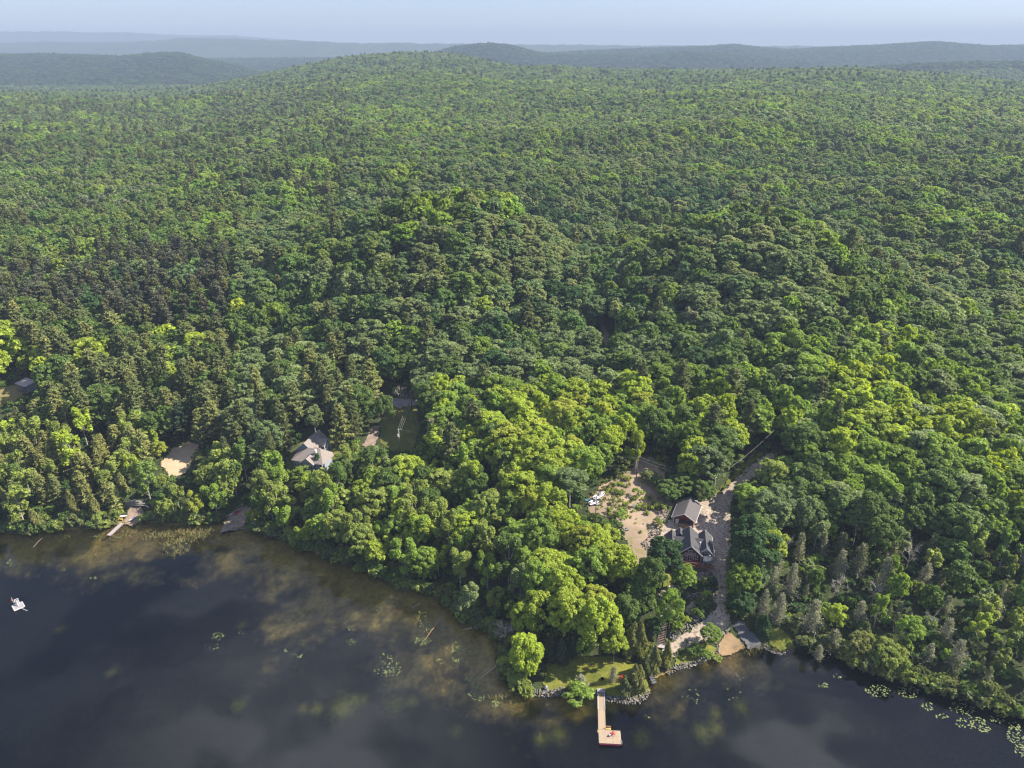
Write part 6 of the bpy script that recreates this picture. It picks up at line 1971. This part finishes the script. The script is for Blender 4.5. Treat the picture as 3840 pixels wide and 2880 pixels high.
lp = []
def pads(px, py, rx, ry, n, s=(.09, .22)):
    c = at_z(px, py)
    for _ in range(int(n * .7)):
        a = rnd.random() * TAU; r = math.sqrt(rnd.random())
        q = at_z(px + math.cos(a) * r * rx, py + math.sin(a) * r * ry, .012)
        rr = rnd.uniform(*s); k = 6; th = rnd.random() * 6
        ring = [(q[0] + rr * math.cos(th + TAU * j / k), q[1] + rr * .9 * math.sin(th + TAU * j / k), .012 + rnd.uniform(0, .03)) for j in range(k)]
        lp.append(ring)


for a in [(40, 2110, 14, 14, 26), (238, 2135, 14, 8, 8), (350, 2166, 14, 6, 14), (815, 2385, 26, 16, 30), (800, 2425, 40, 14, 14), (900, 2370, 28, 10, 8), (1118, 2458, 16, 10, 20), (1072, 2440, 8, 6, 10), (1318, 2355, 16, 14, 18),
          (1316, 2408, 18, 14, 22), (1450, 2470, 26, 26, 34), (1455, 2520, 60, 18, 60), (1480, 2500, 30, 22, 26), (1580, 2310, 26, 20, 40), (1600, 2350, 30, 20, 30), (1585, 2405, 34, 16, 60), (1715, 2440, 24, 18, 40), (1718, 2470, 22, 14, 36),
          (1650, 2480, 16, 10, 14), (1765, 2545, 22, 12, 34), (1790, 2600, 34, 30, 56), (1855, 2635, 16, 22, 40), (1760, 2415, 60, 30, 40), (1420, 2285, 14, 16, 12), (1370, 2230, 30, 20, 30), (160, 2010, 40, 6, 10), (250, 2012, 20, 6, 12), (360, 2012, 20, 5, 16),
          (455, 2010, 40, 8, 40), (480, 1995, 30, 6, 20), (590, 2008, 60, 10, 40), (660, 2040, 40, 20, 70), (720, 2020, 60, 14, 60),
          (3090, 2570, 22, 10, 24), (3140, 2535, 16, 10, 12), (3290, 2592, 50, 24, 110), (3410, 2590, 44, 28, 130), (3480, 2650, 24, 16, 40), (3530, 2685, 26, 10, 26), (3620, 2650, 60, 34, 120), (3640, 2710, 60, 24, 110), (3690, 2735, 24, 12, 40),
          (3740, 2695, 30, 18, 50), (3800, 2745, 30, 40, 110), (3830, 2800, 30, 40, 90), (2575, 2600, 60, 20, 14), (2780, 2540, 30, 20, 12), (2440, 2690, 40, 10, 6), (2600, 2630, 30, 10, 6), (2750, 2600, 30, 30, 8)]: pads(*a)
V_ = np.array(lp).reshape(-1, 3); nf = len(lp)
F_ = np.concatenate([np.stack([np.arange(nf) * 6, np.arange(nf) * 6 + 1, np.arange(nf) * 6 + 2, np.arange(nf) * 6 + 3], 1), np.stack([np.arange(nf) * 6, np.arange(nf) * 6 + 3, np.arange(nf) * 6 + 4, np.arange(nf) * 6 + 5], 1)])
put('lily_pads', mesh_fast('lily_pads', V_, F_, [M('lily_pad', (.16, .185, .06), (.09, .13, .04), .8, .5, .4)]), kind='stuff', label='pale yellow green lily pads floating in loose clusters')

# reeds along the marshy left shore
rb, re_ = [], []
for (a0, b0, a1, b1, n_) in [(560, 2010, 800, 1995, 700), (630, 2045, 780, 2005, 500), (640, 2080, 700, 2060, 150), (1830, 2620, 1960, 2600, 200), (2790, 2455, 2850, 2440, 160), (1490, 2195, 1530, 2215, 120)]:
    for _ in range(n_):
        t = rnd.random(); q = at_z(a0 + (a1 - a0) * t + rnd.gauss(0, 14), b0 + (b1 - b0) * t + rnd.gauss(0, 7), 0)
        rb.append(q - np.array([0, 0, .1])); re_.append(q + np.array([rnd.gauss(0, .25), rnd.gauss(0, .25), rnd.uniform(.4, .95)]))
put('reeds', mesh_fast('reeds', *twig_quads(np.array(rb), np.array(re_), .07, np.random.default_rng(2)), [M('reed', (.16, .17, .05), (.24, .19, .08), 1.5)]), kind='stuff', label='thin reeds and sedges along the marshy shore')

# garden shrubs below the house
for (a, b, h_, w_, tn, lb) in [(2670, 2176, 2.4, 2.4, 'dark', 'dark rounded evergreen shrub at the drive edge below the deck'), (2652, 2232, 2.2, 2.3, 'lime', 'bright lime shrub in the terrace garden'),
                               (2632, 2262, 3.0, 3.6, 'olive', 'olive bushy shrub in the terrace garden by the drive'), (2615, 2300, 2.6, 3.2, 'green', 'green shrub at the low end of the terrace garden'),
                               (2640, 2180, 1.6, 2.2, 'light', 'light green shrub under the deck corner'), (2600, 2192, 1.6, 2.4, 'bright', 'bright low shrub left of the drive edge garden'),
                               (2596, 2442, 2.2, 2.6, 'green', 'green bush on the small lawn, left of three'), (2618, 2440, 2.6, 2.8, 'green', 'green bush on the small lawn, middle of three'), (2650, 2458, 2.4, 2.2, 'bright', 'green bush on the small lawn, nearest the beach'),
                               (2575, 2325, 1.6, 2.0, 'lime', 'lime shrub against the rubble retaining wall'), (2560, 2180, 2.4, 3.0, 'green', 'green shrub beneath the left half of the deck'), (2690, 2470, 1.2, 2.2, 'light', 'low light green plant at the beach waterline'),
                               (2505, 1850, 3.0, 3.6, 'bright', 'bright bush left behind the garage'), (2440, 1790, 3.2, 5.0, 'olive', 'olive brush at the top of the clearing'), (2470, 1815, 3.4, 5.0, 'green', 'green brush right of the clearing track'),
                               (2480, 1900, 2.4, 3.0, 'light', 'light green bush on the rubble ridge, upper'), (2462, 1960, 2.4, 2.6, 'light', 'light green bush on the rubble ridge, lower'), (2330, 1930, 2.6, 3.4, 'bright', 'bright bush in the middle of the clearing'),
                               (2310, 1970, 2.6, 3.2, 'green', 'green bush at the left edge of the clearing'), (2316, 1845, 1.4, 2.4, 'green', 'small green bush near the boats in the clearing'), (2390, 1850, 2.6, 2.8, 'light', 'tall light green weeds by the boulders')]:
    g = ground(a, b, h_ * .5)
    grow([g[0], g[1], g[2], h_, w_, 'shrub', tn, lb], rnd.randrange(8))
